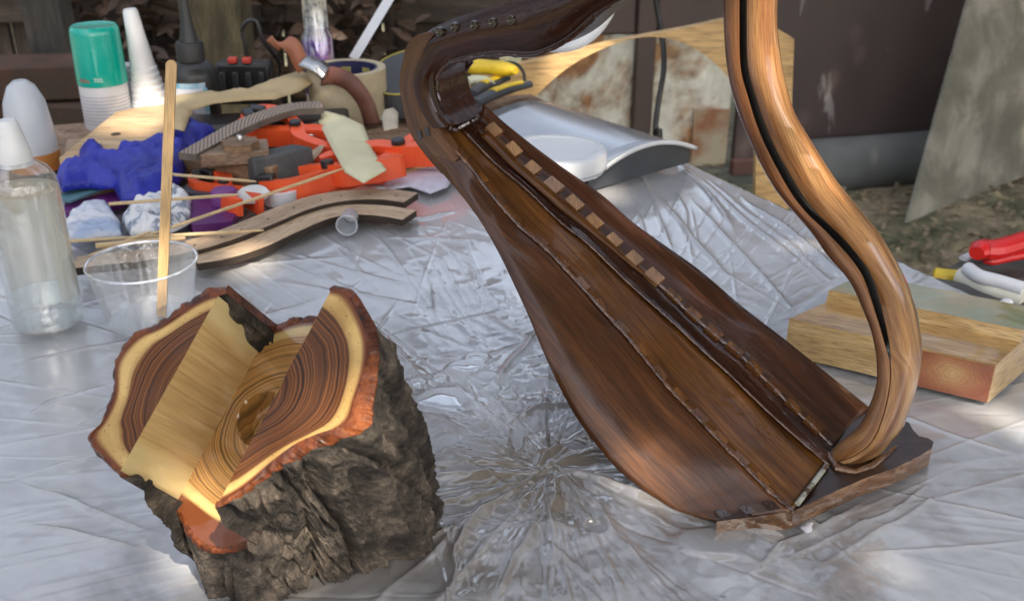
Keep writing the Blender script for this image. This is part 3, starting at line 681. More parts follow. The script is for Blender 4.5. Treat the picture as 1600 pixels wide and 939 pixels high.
def endgrain(name, heart, heartl, sap, dark, coat, ringc):
    m, nt, b = newmat(name); setp(b, rough=.38, coat=coat, cr=.04, spec=.22)
    at = N(nt, 'Attribute', attribute_name='ring'); mp = coords(nt); wob = noise_n(nt, mp, 26, 3)
    wm = N(nt, 'Math', operation='MULTIPLY_ADD'); nt.links.new(wob.outputs[0], wm.inputs[0]); wm.inputs[1].default_value = .10; nt.links.new(at.outputs['Fac'], wm.inputs[2])
    # growth rings with uneven spacing
    n1 = N(nt, 'TexNoise'); n1.noise_dimensions = '1D'; n1.inputs['Scale'].default_value = 62; n1.inputs['Detail'].default_value = 3; nt.links.new(wm.outputs[0], n1.inputs['W'])
    wv = N(nt, 'Math', operation='MULTIPLY'); n0 = N(nt, 'TexNoise'); n0.noise_dimensions = '1D'; n0.inputs['Scale'].default_value = 9; n0.inputs['Detail'].default_value = 2; nt.links.new(wm.outputs[0], n0.inputs['W']); w0 = N(nt, 'Math', operation='MULTIPLY_ADD'); nt.links.new(n0.outputs[0], w0.inputs[0]); w0.inputs[1].default_value = .17; nt.links.new(wm.outputs[0], w0.inputs[2]); nt.links.new(w0.outputs[0], wv.inputs[0]); wv.inputs[1].default_value = 36
    fr = N(nt, 'Math', operation='FRACT'); nt.links.new(wv.outputs[0], fr.inputs[0])
    rg = ramp(nt, [(0, (.16,) * 3), (.14, (.95,) * 3), (.55, (1,) * 3), (.92, (.42,) * 3), (1, (.16,) * 3)]); nt.links.new(fr.outputs[0], rg.inputs[0])
    hr = ramp(nt, [(.35, heart), (.65, heartl)]); nt.links.new(n1.outputs[0], hr.inputs[0])
    h2 = mixc(nt, ringc, hr.outputs[0], rg.outputs[0], 'MULTIPLY')
    zone = ramp(nt, [(.0, (0,) * 3), (.80, (0,) * 3), (.815, (.65,) * 3), (.845, (1,) * 3)]); nt.links.new(at.outputs['Fac'], zone.inputs[0])
    # fine radial speckle in the sapwood
    sp = noise_n(nt, mp, 800, 2); sr = ramp(nt, [(.28, dark), (.36, sap)]); nt.links.new(sp.outputs[0], sr.inputs[0])
    sp2 = noise_n(nt, mp, 30, 4); sr2 = ramp(nt, [(.35, (.72, .66, .55)), (.6, (1.05,) * 3)]); nt.links.new(sp2.outputs[0], sr2.inputs[0])
    s2 = mixc(nt, 1, sr.outputs[0], sr2.outputs[0], 'MULTIPLY')
    mx = mixc(nt, zone.outputs[0], h2.outputs[2], s2.outputs[2])
    bl = noise_n(nt, mp, 16, 4); br = ramp(nt, [(.3, (.62,) * 3), (.65, (1.15,) * 3)]); nt.links.new(bl.outputs[0], br.inputs[0])
    m3 = mixc(nt, .8, mx.outputs[2], br.outputs[0], 'MULTIPLY')
    edge = ramp(nt, [(.0, (0,) * 3), (.885, (0,) * 3), (.915, (1,) * 3)]); nt.links.new(at.outputs['Fac'], edge.inputs[0])
    m4 = mixc(nt, edge.outputs[0], m3.outputs[2], (.14, .04, .012))
    nt.links.new(m4.outputs[2], b.inputs['Base Color']); bq = bump(nt, b, fr.outputs[0], .12, .0004); saw = noise_n(nt, coords(nt, 'Object', (14, 420, 1), (0, 0, .9)), 1, 3); bump(nt, b, saw.outputs[0], .22, .0006, bq); return m
M_eg = endgrain('sawn_face', (.075, .024, .006), (.20, .072, .016), (.55, .37, .14), (.26, .15, .055), .15, .95)
M_fl = endgrain('channel_floor', (.42, .20, .055), (.56, .31, .095), (.68, .50, .21), (.42, .27, .1), 1.0, .8)
def wallmat():
    m, nt, b = newmat('channel_wall'); setp(b, rough=.4, coat=.7, cr=.08)
    at = N(nt, 'Attribute', attribute_name='ring'); mp = coords(nt, 'UV', (420, 14, 1), (0, 0, .12)); n = noise_n(nt, mp, 1, 7, .68, .4)
    r = ramp(nt, [(.25, (.24, .13, .045)), (.42, (.46, .30, .125)), (.7, (.62, .45, .21))]); nt.links.new(n.outputs[0], r.inputs[0])
    zone = ramp(nt, [(.0, (0,) * 3), (.70, (0,) * 3), (.77, (1,) * 3)]); nt.links.new(at.outputs['Fac'], zone.inputs[0])
    mp2 = coords(nt, 'UV', (60, 14, 1)); n2 = noise_n(nt, mp2, 1, 4); r2 = ramp(nt, [(.3, (.52, .40, .18)), (.7, (.70, .58, .32))]); nt.links.new(n2.outputs[0], r2.inputs[0])
    mx = mixc(nt, zone.outputs[0], r.outputs[0], r2.outputs[0]); nt.links.new(mx.outputs[2], b.inputs['Base Color']); bump(nt, b, n.outputs[0], .3, .0008); return m
wo = build(mb, 'wood', [M_eg, M_fl, wallmat()], log, smooth=30)
at = wo.data.attributes.new('ring', 'FLOAT', 'POINT'); at.data.foreach_set('value', ring)
# --- bark
NT, NK = 900, 150; rows = []; top_in = []
for i in range(NT):
    t = -math.pi + 2 * math.pi * i / NT; x, y = Rim(t) * math.cos(t), Rim(t) * math.sin(t)
    inside = s0 < x < s1; z0 = (-CH if inside else 0)
    lip = .005 * (ridged(Vector((math.cos(t) * 5, math.sin(t) * 5, 2))) - .2) + .0008 * noise.noise(Vector((math.cos(t) * 22, math.sin(t) * 22, 4)))
    fl = flare(t) if inside else 1; x *= fl; y *= fl
    p0 = tow(x * .985, y * .985, z0 - max(0, lip)); q = foot(t, 1.0); side = (tow(x, y, 0) - FC); side = (side - D2 * side.dot(D2)).normalized()
    arc = t * Rm; L = (q - p0).length; row = []
    for k in range(NK):
        f = k / (NK - 1); p = p0 + (q - p0) * f
        ax = f * L
        cx, cy = math.cos(t) * Rm, math.sin(t) * Rm
        wv = noise.noise(Vector((cx * 18, cy * 18, ax * 9))) * .01
        q1 = Vector(((cx + wv) * 46, (cy + wv) * 46, ax * 9 + cx * 10)); plate = ridged(q1, 3)
        f1 = abs(noise.noise(Vector(((cx + wv * 1.6) * 34 + 5, (cy + wv) * 34, ax * 6)))); f2 = abs(noise.noise(Vector(((cx - wv) * 70 + 9, (cy + wv) * 70, ax * 16 + 2))))
        fis = max(0, 1 - f1 * 6.5) ** .8 + .45 * max(0, 1 - f2 * 6) ** .8
        fine = ridged(Vector((cx * 210, cy * 210, ax * 70)), 3)
        chunk = noise.noise(Vector((cx * 15, cy * 15, ax * 13 + 3)))
        amp = min(1, f * 11)
        dsp = amp * (.0035 * plate - .0075 * fis + .0026 * fine + .007 * chunk)
        row.append(p + side * dsp)
    rows.append(row); top_in.append((t, z0))
mb = MB(); grid(mb, rows + [rows[0]])
m, nt, b = newmat('rough_bark'); setp(b, rough=.85, spec=.35)
mp = coords(nt); n = noise_n(nt, mp, 55, 6, .7); n2 = noise_n(nt, mp, 14, 4, .6); n3 = noise_n(nt, mp, 260, 3, .7)
r = ramp(nt, [(.3, (.014, .013, .012)), (.48, (.062, .054, .047)), (.70, (.20, .17, .14))]); nt.links.new(n.outputs[0], r.inputs[0])
r2 = ramp(nt, [(.35, (.5, .5, .5)), (.65, (1.25, 1.16, 1.06))]); nt.links.new(n2.outputs[0], r2.inputs[0])
mx = mixc(nt, 1, r.outputs[0], r2.outputs[0], 'MULTIPLY')
r3 = ramp(nt, [(.35, (.55,) * 3), (.65, (1.3,) * 3)]); nt.links.new(n3.outputs[0], r3.inputs[0]); mx2 = mixc(nt, .8, mx.outputs[2], r3.outputs[0], 'MULTIPLY')
nt.links.new(mx2.outputs[2], b.inputs['Base Color'])
bp = bump(nt, b, n.outputs[0], .8, .004); bump(nt, b, n3.outputs[0], .6, .0015, bp)
build(mb, 'bark', m, log, smooth=50)
# --- varnished inner bark between wood and bark
rows2 = []
for i in range(NT):
    t, z0 = top_in[i]; row = []
    fl = flare(t) if z0 < 0 else 1; a = tow(Rim(t) * WRf(t) * fl * math.cos(t), Rim(t) * WRf(t) * fl * math.sin(t), z0); c = rows[i][0]; c2 = rows[i][1]
    for f in np.linspace(0, 1, 7):
        p = a + (c - a) * f; h = .0012 * ridged(Vector((p.x * 70, p.y * 70, p.z * 70))) * math.sin(math.pi * f); row.append(p + FN * h)
    row.append(c2 - FN * .0005); rows2.append(row)
mb = MB(); grid(mb, rows2 + [rows2[0]], flip=True)
m, nt, b = newmat('varnished_inner_bark'); setp(b, rough=.42, coat=.3, cr=.05, spec=.2)
mp = coords(nt); n = noise_n(nt, mp, 75, 6, .7); r = ramp(nt, [(.33, (.012, .006, .004)), (.48, (.085, .022, .008)), (.72, (.27, .075, .018))]); nt.links.new(n.outputs[0], r.inputs[0]); nt.links.new(r.outputs[0], b.inputs['Base Color'])
n2 = noise_n(nt, mp, 130, 5, .7); bump(nt, b, n2.outputs[0], .75, .0025)
build(mb, 'inner_bark', m, log, smooth=50)
# ================================================================ HARP
HF = Vector((.188, .53, 0)); HN = Vector((.545, .84, 0)).normalized()
def HP(px, py, off): return PL(px, py, HF, HN, off)
NS = 90
def c2(pts, n=NS): return crv(pts, n)
Lc = c2([(688, 205), (709, 233), (738, 265), (766, 303), (813, 356), (853, 390), (909, 449), (957, 502), (986, 534), (1042, 603), (1090, 653), (1133, 698), (1160, 725), (1208, 773), (1238, 797)])
Cc = c2([(718, 200), (770, 254), (824, 300), (874, 348), (920, 385), (981, 444), (1053, 508), (1087, 540), (1140, 588), (1194, 640), (1229, 672), (1292, 726)])
Rc = c2([(750, 190), (792, 230), (821, 260), (888, 316), (920, 346), (952, 376), (984, 406), (1018, 436), (1053, 468), (1085, 498), (1122, 530), (1162, 562), (1240, 640), (1300, 698)])
Ec = c2([(755, 162), (786, 190), (840, 233), (888, 268), (941, 305), (986, 345), (1034, 380), (1093, 422), (1160, 479), (1226, 530), (1306, 594), (1358, 636)])
Oc = c2([(640, 206), (661, 238), (690, 270), (722, 307), (751, 347), (778, 393), (800, 438), (824, 490), (848, 548), (872, 600), (898, 648), (925, 686), (960, 728), (992, 756), (1026, 779), (1058, 797), (1119, 812)])
T = np.linspace(0, 1, NS)
off = lambda ks: np.interp(T, [0, .25, .5, .75, 1], ks)
oL = off([-.016, -.027, -.042, -.060, -.078]); oC = off([-.004, -.008, -.013, -.019, -.026]); oR = off([.006, .004, .001, -.004, -.009]); oE = off([.016, .024, .033, .042, .050])
oO = np.interp(T, [0, .1, .2, .35, .55, .75, 1], [-.018, -.024, -.034, -.055, -.080, -.095, -.094])
L3 = [HP(*p, o) for p, o in zip(Lc, oL)]; C3 = [HP(*p, o) for p, o in zip(Cc, oC)]; R3 = [HP(*p, o) for p, o in zip(Rc, oR)]; E3 = [HP(*p, o) for p, o in zip(Ec, oE)]; O3 = [HP(*p, o) for p, o in zip(Oc, oO)]
print('HARP top', L3[0], 'bottom L', L3[-1], 'C', C3[-1], 'E', E3[-1], 'O', O3[-1], 'Omin z', min(p.z for p in O3))
harp = thing('lap_harp', 'small glossy dark walnut harp with a curved pillar, standing on the plastic sheet', 'harp', (HF.x, HF.y, 0))
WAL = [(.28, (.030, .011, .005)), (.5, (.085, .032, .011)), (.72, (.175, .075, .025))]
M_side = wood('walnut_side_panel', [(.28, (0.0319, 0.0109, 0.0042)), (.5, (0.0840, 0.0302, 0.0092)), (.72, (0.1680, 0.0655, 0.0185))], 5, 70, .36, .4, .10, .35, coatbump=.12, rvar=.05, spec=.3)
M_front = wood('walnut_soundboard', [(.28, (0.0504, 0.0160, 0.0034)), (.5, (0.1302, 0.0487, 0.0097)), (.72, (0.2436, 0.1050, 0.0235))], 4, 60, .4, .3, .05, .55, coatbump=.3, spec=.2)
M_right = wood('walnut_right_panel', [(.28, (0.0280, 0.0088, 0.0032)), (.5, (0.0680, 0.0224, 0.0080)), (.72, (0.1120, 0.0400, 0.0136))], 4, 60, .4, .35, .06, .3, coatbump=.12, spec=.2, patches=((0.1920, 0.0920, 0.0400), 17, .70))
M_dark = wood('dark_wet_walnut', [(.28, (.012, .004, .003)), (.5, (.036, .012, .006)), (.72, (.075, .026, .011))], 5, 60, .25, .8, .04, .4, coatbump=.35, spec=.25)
M_neck = wood('neck_walnut', [(.28, (.016, .006, .004)), (.5, (.042, .014, .007)), (.72, (.085, .030, .013))], 5, 50, .3, .55, .04, .4, coatbump=.5, spec=.2)
M_ply2 = wood('layered_walnut_edge', [(.28, (.05, .020, .009)), (.5, (.13, .058, .024)), (.72, (.23, .115, .05))], 5, 75, .34, .45, .08, .3, coatbump=.15, spec=.3)
M_fing = wood('pale_joint_finger', [(.28, (.15, .065, .02)), (.5, (.27, .135, .05)), (.72, (.38, .21, .085))], 10, 110, .35, .6, .15, .3)
M_fing2 = wood('dark_joint_finger', [(.28, (.045, .016, .005)), (.5, (.10, .04, .012)), (.72, (.17, .075, .024))], 10, 110, .35, .5, .1, .3)
M_rough = pl('wet_resin_seam', (.055, .02, .008), .18, (.16, .07, .026), 70, 150, .9, .004, coat=1.0, cr=.04)
def smoothrow(a, b, n, bulge, nrm): return [a + (b - a) * f + nrm * (bulge * math.sin(math.pi * f)) for f in np.linspace(0, 1, n)]
# left side panel
mb = MB(); grid(mb, [smoothrow(L3[i], O3[i], 16, .006 * math.sin(math.pi * min(1, T[i] * 1.1 + .02)), -HN) for i in range(NS)], flip=True); face_cam(mb)
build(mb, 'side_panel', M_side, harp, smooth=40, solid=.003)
# back panel closes the body (unseen side)
mb = MB(); grid(mb, [smoothrow(O3[i] + HN * .0035, E3[i] + Vector((0, 0, -.004)), 10, .012 * math.sin(math.pi * min(1, T[i] + .05)), Vector((-.5, .3, -.8))) for i in range(NS)], flip=True)
build(mb, 'back_panel', M_dark, harp, smooth=40, solid=.002)
# soundboard L -> C, slightly dished
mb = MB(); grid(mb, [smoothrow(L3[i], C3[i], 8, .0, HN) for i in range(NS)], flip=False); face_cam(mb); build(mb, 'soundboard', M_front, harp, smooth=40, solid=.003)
sbn = (C3[45] - L3[45]).cross(L3[60] - L3[30]).normalized()
if sbn.dot(CAM - L3[45]) < 0: sbn = -sbn
# string rib between C and R
mb = MB(); rows = []
for i in range(NS):
    a, c = C3[i], R3[i]; rows.append([a, a + sbn * .0008] + [a + (c - a) * f + sbn * (.0008 + .0006 * math.sin(f * 9 + i * .05) + .0007 * noise.noise(Vector((i * .5, f * 7, 0)))) for f in (.15, .3, .45, .6, .75, .9)] + [c + sbn * .001, c])
grid(mb, rows); build(mb, 'string_rib', M_dark, harp, smooth=40)
# warm strip on the upper part of the rib
mb = MB(); rows = []
for i in range(3, 46):
    a, c = C3[i], R3[i]; w_ = .62 - .45 * max(0, (i - 22) / 24); rows.append([a + (c - a) * (.98 - w_) + sbn * .0024, a + (c - a) * (.98 - w_ * .5) + sbn * .0028, a + (c - a) * .97 + sbn * .0024])
grid(mb, rows); face_cam(mb); build(mb, 'rib_strip', M_front, harp, smooth=40, solid=.001)
# right panel
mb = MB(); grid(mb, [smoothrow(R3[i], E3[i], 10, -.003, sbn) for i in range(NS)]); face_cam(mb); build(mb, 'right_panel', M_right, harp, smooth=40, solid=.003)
# seams
def seam(name, line, rad, m, a=0, b=NS, lift=.0012, wob=.0006):
    mb = MB(); pts = []; rads = []
    for i in range(a, b):
        for s in (0, .5):
            j = min(i + 1, NS - 1); p = line[i] + (line[j] - line[i]) * s
            k = i * 1.7 + s * 1.7; pts.append(p + sbn * lift + Vector((noise.noise(Vector((k, 0, 0))), noise.noise(Vector((k, 5, 0))), 0)) * wob); rads.append(rad * (.55 + .8 * abs(noise.noise(Vector((k * 1.3, 9, 0))))))
    tube(mb, pts, rads, 7, flat=.7); return build(mb, name, m, harp)
seam('glue_seam', L3, .0019, M_rough, lift=.0006); seam('glue_seam', C3, .0010, M_rough); seam('glue_seam', R3, .0018, M_rough, 38)
# finger joints: right row pale, left row in the panel's own tone
def slab(name, c, du, dv, lu, lv, h, m):
    mb = MB(); n_ = du.cross(dv).normalized(); n_ = n_ if n_.dot(CAM - c) > 0 else -n_
    prism(mb, [c + n_ * h + du * (sx * lu) + dv * (sy * lv) for sx, sy in ((-1, -1), (1, -1), (1, 1), (-1, 1))], -n_ * (h + .001)); mb.uv = [(u[1], u[0]) for u in mb.uv]
    return build(mb, name, m, harp, bevel=.0004)
def along(line, f):
    x = f * (NS - 1); i = int(min(x, NS - 2)); return line[i] + (line[i + 1] - line[i]) * (x - i), (line[min(i + 3, NS - 1)] - line[max(i - 3, 0)]).normalized()
rj = random.Random(4)
for k in range(17):
    f = .035 + k * .0565; c, du = along(R3, f); e, _ = along(E3, f); dv = (e - c); dv = (dv - du * dv.dot(du)).normalized()
    up_ = k < 9
    slab('joint_finger', c + dv * .0012, du, dv, .0052 * rj.uniform(.85, 1.1), (.0042 if up_ else .0034) * rj.uniform(.85, 1.1), .0032 if up_ else .0018, M_fing if up_ else M_front)
for k in range(16):
    f = .06 + k * .057; c, du = along(L3, f); e, _ = along(C3, f); dv = (e - c); dv = (dv - du * dv.dot(du)).normalized()
    slab('joint_finger', c + dv * .0022, du, dv, .0050, .0024, .0007, M_front if k % 2 else M_fing2)
# base foot
base_px = [(1120, 814), (1180, 807), (1240, 798), (1293, 773), (1346, 749), (1400, 730), (1437, 712), (1456, 700), (1459, 690), (1450, 684), (1436, 681), (1427, 672), (1420, 660), (1357, 634), (1300, 690), (1240, 760)]
top = [P(x, y, .0095 if i < 2 else .0145) for i, (x, y) in enumerate(base_px)]
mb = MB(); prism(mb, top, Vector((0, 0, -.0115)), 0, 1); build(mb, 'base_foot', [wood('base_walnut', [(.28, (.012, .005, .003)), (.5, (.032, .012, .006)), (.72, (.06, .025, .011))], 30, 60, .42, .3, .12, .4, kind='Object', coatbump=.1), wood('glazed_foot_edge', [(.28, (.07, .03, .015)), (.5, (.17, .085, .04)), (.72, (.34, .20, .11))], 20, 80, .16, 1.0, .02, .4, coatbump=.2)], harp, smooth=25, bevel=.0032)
# a raised moulding on the foot behind the pillar
for f in (.15, .45, .76):
    i_ = NS - 3; c = L3[i_] + (O3[i_] - L3[i_]) * f - HN * .0004; du = (O3[i_] - L3[i_]).normalized(); dv = (L3[i_] - L3[i_ - 4]).normalized()
    slab('joint_finger', c, du, dv, .0030, .0030, .0012, M_dark)
# metal edged slot at the soundboard's foot
mb = MB(); a, c = L3[-1] + (C3[-1] - L3[-1]) * .12, L3[-1] + (C3[-1] - L3[-1]) * .98
tube(mb, [a + sbn * .001, c + sbn * .001], .0016, 8); build(mb, 'end_strip', pl('bright_resin_edge', (.35, .36, .30), .12, (.08, .05, .03), 90, lo=.45, hi=.55, coat=1), harp)
# ---- pillar
NP = 110
PI = c2([(1133, -70), (1131, -20), (1130, 30), (1134, 92), (1142, 139), (1158, 190), (1177, 233), (1187, 255), (1215, 302), (1266, 362), (1293, 400), (1327, 440), (1349, 487), (1362, 522), (1369, 562), (1369, 599), (1358, 634), (1341, 666), (1309, 692), (1296, 706)], NP)
PO = c2([(1224, -70), (1217, -20), (1215, 30), (1217, 62), (1224, 110), (1240, 171), (1264, 214), (1301, 273), (1333, 314), (1373, 362), (1402, 410), (1424, 457), (1437, 503), (1441, 556), (1434, 602), (1418, 650), (1410, 672), (1394, 690), (1372, 714), (1330, 736)], NP)
RG = c2([(1212, -70), (1206, -20), (1204, 33), (1203, 92), (1219, 153), (1240, 195), (1266, 233), (1288, 270), (1309, 303), (1352, 357), (1381, 404), (1408, 454), (1420, 500), (1425, 556), (1418, 602), (1404, 648), (1393, 672), (1374, 700), (1345, 722), (1314, 733)], NP)
GC = c2([(1166, -70), (1162, -20), (1161, 33), (1163, 105), (1176, 155), (1189, 195), (1208, 238), (1240, 295), (1266, 330), (1301, 364), (1333, 399), (1357, 436), (1376, 498), (1386, 538), (1391, 570), (1390, 605), (1380, 650), (1362, 690), (1335, 712), (1306, 722)], NP)
oN = np.interp(np.linspace(0, 1, NP), [0, .8, 1], [-.013, -.013, -.017])
mbs = MB(); mbg = MB(); rows = []; grows = []
for i in range(NP):
    n0 = oN[i]; a, o_, r_, g_ = PI[i], PO[i], RG[i], GC[i]
    gw = float(np.interp(g_[1], [-70, 60, 150, 250, 380, 480, 540, 568, 720], [5.5, 5.5, 6.5, 7.5, 9.5, 7, 4.5, .25, .25])); perp = (r_ - a) / np.linalg.norm(r_ - a); dpt = .0045 * min(1, gw / 4)
    g1 = g_ - perp * gw; g2 = g_ + perp * gw
    e_ = a + perp * 4
    Pn = lambda q, o: HP(q[0], q[1], o)
    rowp = [Pn(a, n0 + .010), Pn(a, n0 + .003), Pn(a + perp * 1.2, n0 + .0008), Pn(e_, n0 - .0002), Pn(a + (g1 - a) * .5, n0 - .0010), Pn(g1 - perp * .8, n0 - .0006), Pn(g1, n0)]
    gb = [Pn(g1 + perp * .3, n0 + dpt), Pn(g2 - perp * .3, n0 + dpt)]
    rowq = [Pn(g2, n0), Pn(g2 + perp * .8, n0 - .0007), Pn(g2 + (r_ - g2) * .5, n0 - .0013), Pn(r_ - perp * 7, n0 - .0006), Pn(r_ - perp * 2.5, n0 + .0006), Pn(r_ + (o_ - r_) * .18, n0 + .0030), Pn(r_ + (o_ - r_) * .55, n0 + .0075), Pn(r_ + (o_ - r_) * .85, n0 + .012), Pn(o_, n0 + .0165)]
    far1 = Pn(o_, n0 + .0165) + HN * .006 - (Pn(o_, n0) - Pn(a, n0)) * .12; far2 = Pn(a, n0 + .010) + HN * .012 + (Pn(o_, n0) - Pn(a, n0)) * .10
    rows.append(rowp + gb + rowq + [far1, far2]); 
nr = len(rows); nc = len(rows[0]); vs = [p for r in rows for p in r]; uv = []; u = 0
for i, r in enumerate(rows):
    if i: u += (r[0] - rows[i - 1][0]).length
    v = 0
    for k, p in enumerate(r):
        if k: v += (p - r[k - 1]).length
        uv.append((u, v))
fa, fg = [], []
for i in range(nr - 1):
    for k in range(nc):
        k2 = (k + 1) % nc; f = (i * nc + k, (i + 1) * nc + k, (i + 1) * nc + k2, i * nc + k2)
        (fg if 6 <= k <= 8 else fa).append(f)
mb = MB(); mb.add(vs, fa + [tuple(range(nc)), tuple(reversed([(nr - 1) * nc + k for k in range(nc)]))], 0, uv); 
M_pil = wood('two_tone_pillar_wood', [(.26, (.12, .058, .028)), (.46, (.32, .19, .095)), (.62, (.50, .355, .20)), (.8, (.64, .49, .30))], 7, 120, .3, 1.0, .08, .3, coatbump=.10, bst=.3, bd=.001)
ntp = M_pil.node_tree; bb = ntp.nodes['Principled BSDF']
# darker reddish-brown towards the inside edge and upwards, paler on the outside
src = bb.inputs['Base Color'].links[0].from_socket
tcn = N(ntp, 'TexCoord'); sx = N(ntp, 'SeparateXYZ'); ntp.links.new(tcn.outputs['UV'], sx.inputs[0])
nz = noise_n(ntp, coords(ntp, 'UV', (9, 60, 1)), 1, 3)
v1 = N(ntp, 'Math', operation='MULTIPLY_ADD'); ntp.links.new(nz.outputs[0], v1.inputs[0]); v1.inputs[1].default_value = .012; ntp.links.new(sx.outputs['Y'], v1.inputs[2])
fr_ = ramp(ntp, [(0, (.30, .20, .16)), (.018, (.42, .30, .24)), (.026, (.85, .66, .52)), (.038, (.95, .78, .62)), (.043, (1.15, 1.05, .85)), (.050, (1.3, 1.2, 1.0))]); ntp.links.new(v1.outputs[0], fr_.inputs[0])
u1 = ramp(ntp, [(.0, (.85, .62, .48)), (.22, (.95, .80, .66)), (.38, (1.0, 1.08, 1.06)), (.55, (1.02, 1.14, 1.16))]); ntp.links.new(sx.outputs['X'], u1.inputs[0])
mA = mixc(ntp, 1, src, fr_.outputs[0], 'MULTIPLY'); mB = mixc(ntp, 1, mA.outputs[2], u1.outputs[0], 'MULTIPLY'); ntp.links.new(mB.outputs[2], bb.inputs['Base Color'])
pil = build(mb, 'pillar', M_pil, harp, smooth=50)
mb = MB(); mb.add(vs, fg, 0, uv); build(mb, 'groove', pl('black_groove', (.006, .005, .005), .3, (.012, .01, .009), 60, coat=.6), pil, smooth=50)
mb = MB(); tube(mb, [P(1294, 712, .016), P(1308, 732, .0155), P(1335, 737, .0152), P(1362, 728, .0152), P(1384, 711, .0152), P(1400, 697, .0152)], [.0026, .0022, .0016, .002, .0015, .001], 8); build(mb, 'glue_seam', M_rough, harp)
# ---- neck: outer layered band (near and far) and the core between
NB = 80
def band(name, A_, B_, o0, o1, m, parent=harp, bulge=.0004):
    mb = MB(); rows = []
    for p, q in zip(A_, B_):
        a0, b0 = HP(p[0], p[1], o0), HP(q[0], q[1], o0); a1, b1 = a0 + HN * (o1 - o0), b0 + HN * (o1 - o0)
        nf = 9; rows.append([a0 + (b0 - a0) * f - HN * (bulge * math.sin(math.pi * f) ** .7) for f in np.linspace(0, 1, nf)] + [b0, b0 + (b1 - b0) * .33, b0 + (b1 - b0) * .67, b1, b1, a1, a1, a0])
    nr = len(rows); vs = []; uv = []; u = 0
    for i, r in enumerate(rows):
        if i: u += (r[0] - rows[i - 1][0]).length * .5 + (r[8] - rows[i - 1][8]).length * .5
        v = 0
        for k, p in enumerate(r):
            if k: v += (p - r[k - 1]).length
            vs.append(p); uv.append((u, v))
    nc = len(rows[0]); fs = [(i * nc + k, (i + 1) * nc + k, (i + 1) * nc + k + 1, i * nc + k + 1) for i in range(nr - 1) for k in (0, 1, 2, 3, 4, 5, 6, 7, 9, 10, 11, 13, 15)]
    fs += [tuple(range(9)) + (12, 14), tuple(reversed([(nr - 1) * nc + k for k in tuple(range(9)) + (12, 14)]))]
    mb.add(vs, fs, 0, uv); return build(mb, name, m, parent, smooth=40)
OA = c2([(690, 272), (661, 238), (640, 206), (629, 166), (624, 131), (629, 96), (637, 70), (652, 55), (673, 50)], 60)
OB = c2([(716, 248), (688, 205), (661, 174), (652, 145), (653, 118), (658, 97), (662, 80), (669, 66), (678, 55)], 60)
band('scroll_edge', OA, OB, -.0215, -.015, M_ply2)
IA = c2([(672, 198), (652, 168), (640, 128), (648, 88), (664, 54), (700, 33), (745, 18), (800, 2), (860, -16), (930, -40), (1000, -56), (1070, -92), (1135, -120), (1180, -126)], NB)
IB = c2([(712, 196), (696, 178), (683, 146), (685, 116), (706, 97), (738, 89), (780, 84), (824, 86), (853, 79), (888, 60), (925, 28), (985, -10), (1060, -34), (1140, -45)], NB)
band('neck', IA, IB, -.0165, .018, M_neck, bulge=.006)
RA = c2([(696, 192), (678, 168), (667, 132), (670, 98), (680, 76)], 40); RB = c2([(704, 194), (688, 170), (677, 134), (679, 104), (689, 84)], 40)
band('inner_moulding', RA, RB, -.0195, -.0155, M_dark)
# front lip that follows the neck's under edge
LA = c2([(700, 93), (738, 84), (780, 79), (824, 81), (853, 74), (888, 55), (925, 22)], 40); LB = c2([(702, 98), (738, 90), (780, 85), (824, 87), (853, 80), (888, 62), (927, 30)], 40)
band('lower_lip', LA, LB, -.0185, -.0155, M_dark)
# second, further cheek of the neck showing below-right of the first
FA = c2([(840, 40), (905, 20), (950, -15), (1000, -50)], 30); FB = c2([(860, 79), (905, 62), (938, 34), (975, 0)], 30)
def bead(line, o, rad, m, name='glue_seam', sk=1, wob=.0005):
    pts = [HP(p[0], p[1], o) + Vector((noise.noise(Vector((i * .9, 0, o))), noise.noise(Vector((i * .9, 7, o))), 0)) * wob for i, p in enumerate(line)][::sk]
    mb = MB(); tube(mb, pts, [rad * (.6 + .7 * abs(noise.noise(Vector((i * .8, 3, o * 99))))) for i in range(len(pts))], 9); return build(mb, name, m, harp)
M_wet = pl('wet_varnish_bead', (.05, .018, .009), .08, (.03, .011, .006), 60, 120, .6, .003, coat=1, cr=.02)
bead(IB[6:70], -.0165, .0016, M_wet); bead(OB[10:50], -.0180, .0013, M_wet); bead(RB, -.0180, .0011, M_wet); bead(LB, -.0172, .0022, M_wet)
bead(c2([(738, 97), (726, 116), (722, 140), (730, 160), (750, 174)], 30), .0165, .0013, M_wet); bead(c2([(690, 196), (702, 200), (716, 204)], 12), -.0165, .0020, M_wet, wob=.001)
# tuning pins
M_pin = pl('black_pin', (.012, .009, .008), .18, (.03, .02, .016), 60, coat=1.0)
for px, py in ((688, 50), (711, 43), (742, 40), (771, 36), (800, 32)):
    c = HP(px, py, -.0215); mb = MB(); M_ = Matrix.Translation(c) @ (-HN).to_track_quat('Z', 'Y').to_matrix().to_4x4()
    lathe(mb, [(.0015, .0010), (.0019, .0016), (.0026, .0016), (.0030, .0008), (.0031, -.001)], M_, 16); lathe(mb, capped([(.0014, .0002), (.0014, .0009)]), M_, 12); build(mb, 'tuning_pin', M_pin, harp)
# string end pegs over the top of the shoulder and two dark pegs on the left panel
for px, py, o in ((656, 211, -.0222), (668, 206, -.0222)):
    slab('joint_finger', HP(px, py, o), (HP(px + 8, py - 4, o) - HP(px, py, o)).normalized(), (HP(px - 2, py - 9, o) - HP(px, py, o)).normalized(), .0017, .0028, .0006, M_pin)
mb = MB(); tube(mb, [HP(716, 201, -.013), HP(730, 193, -.008), HP(748, 184, .002)], .0019, 8); build(mb, 'glue_seam', pl('pooled_resin', (.03, .014, .008), .05, coat=1), harp)
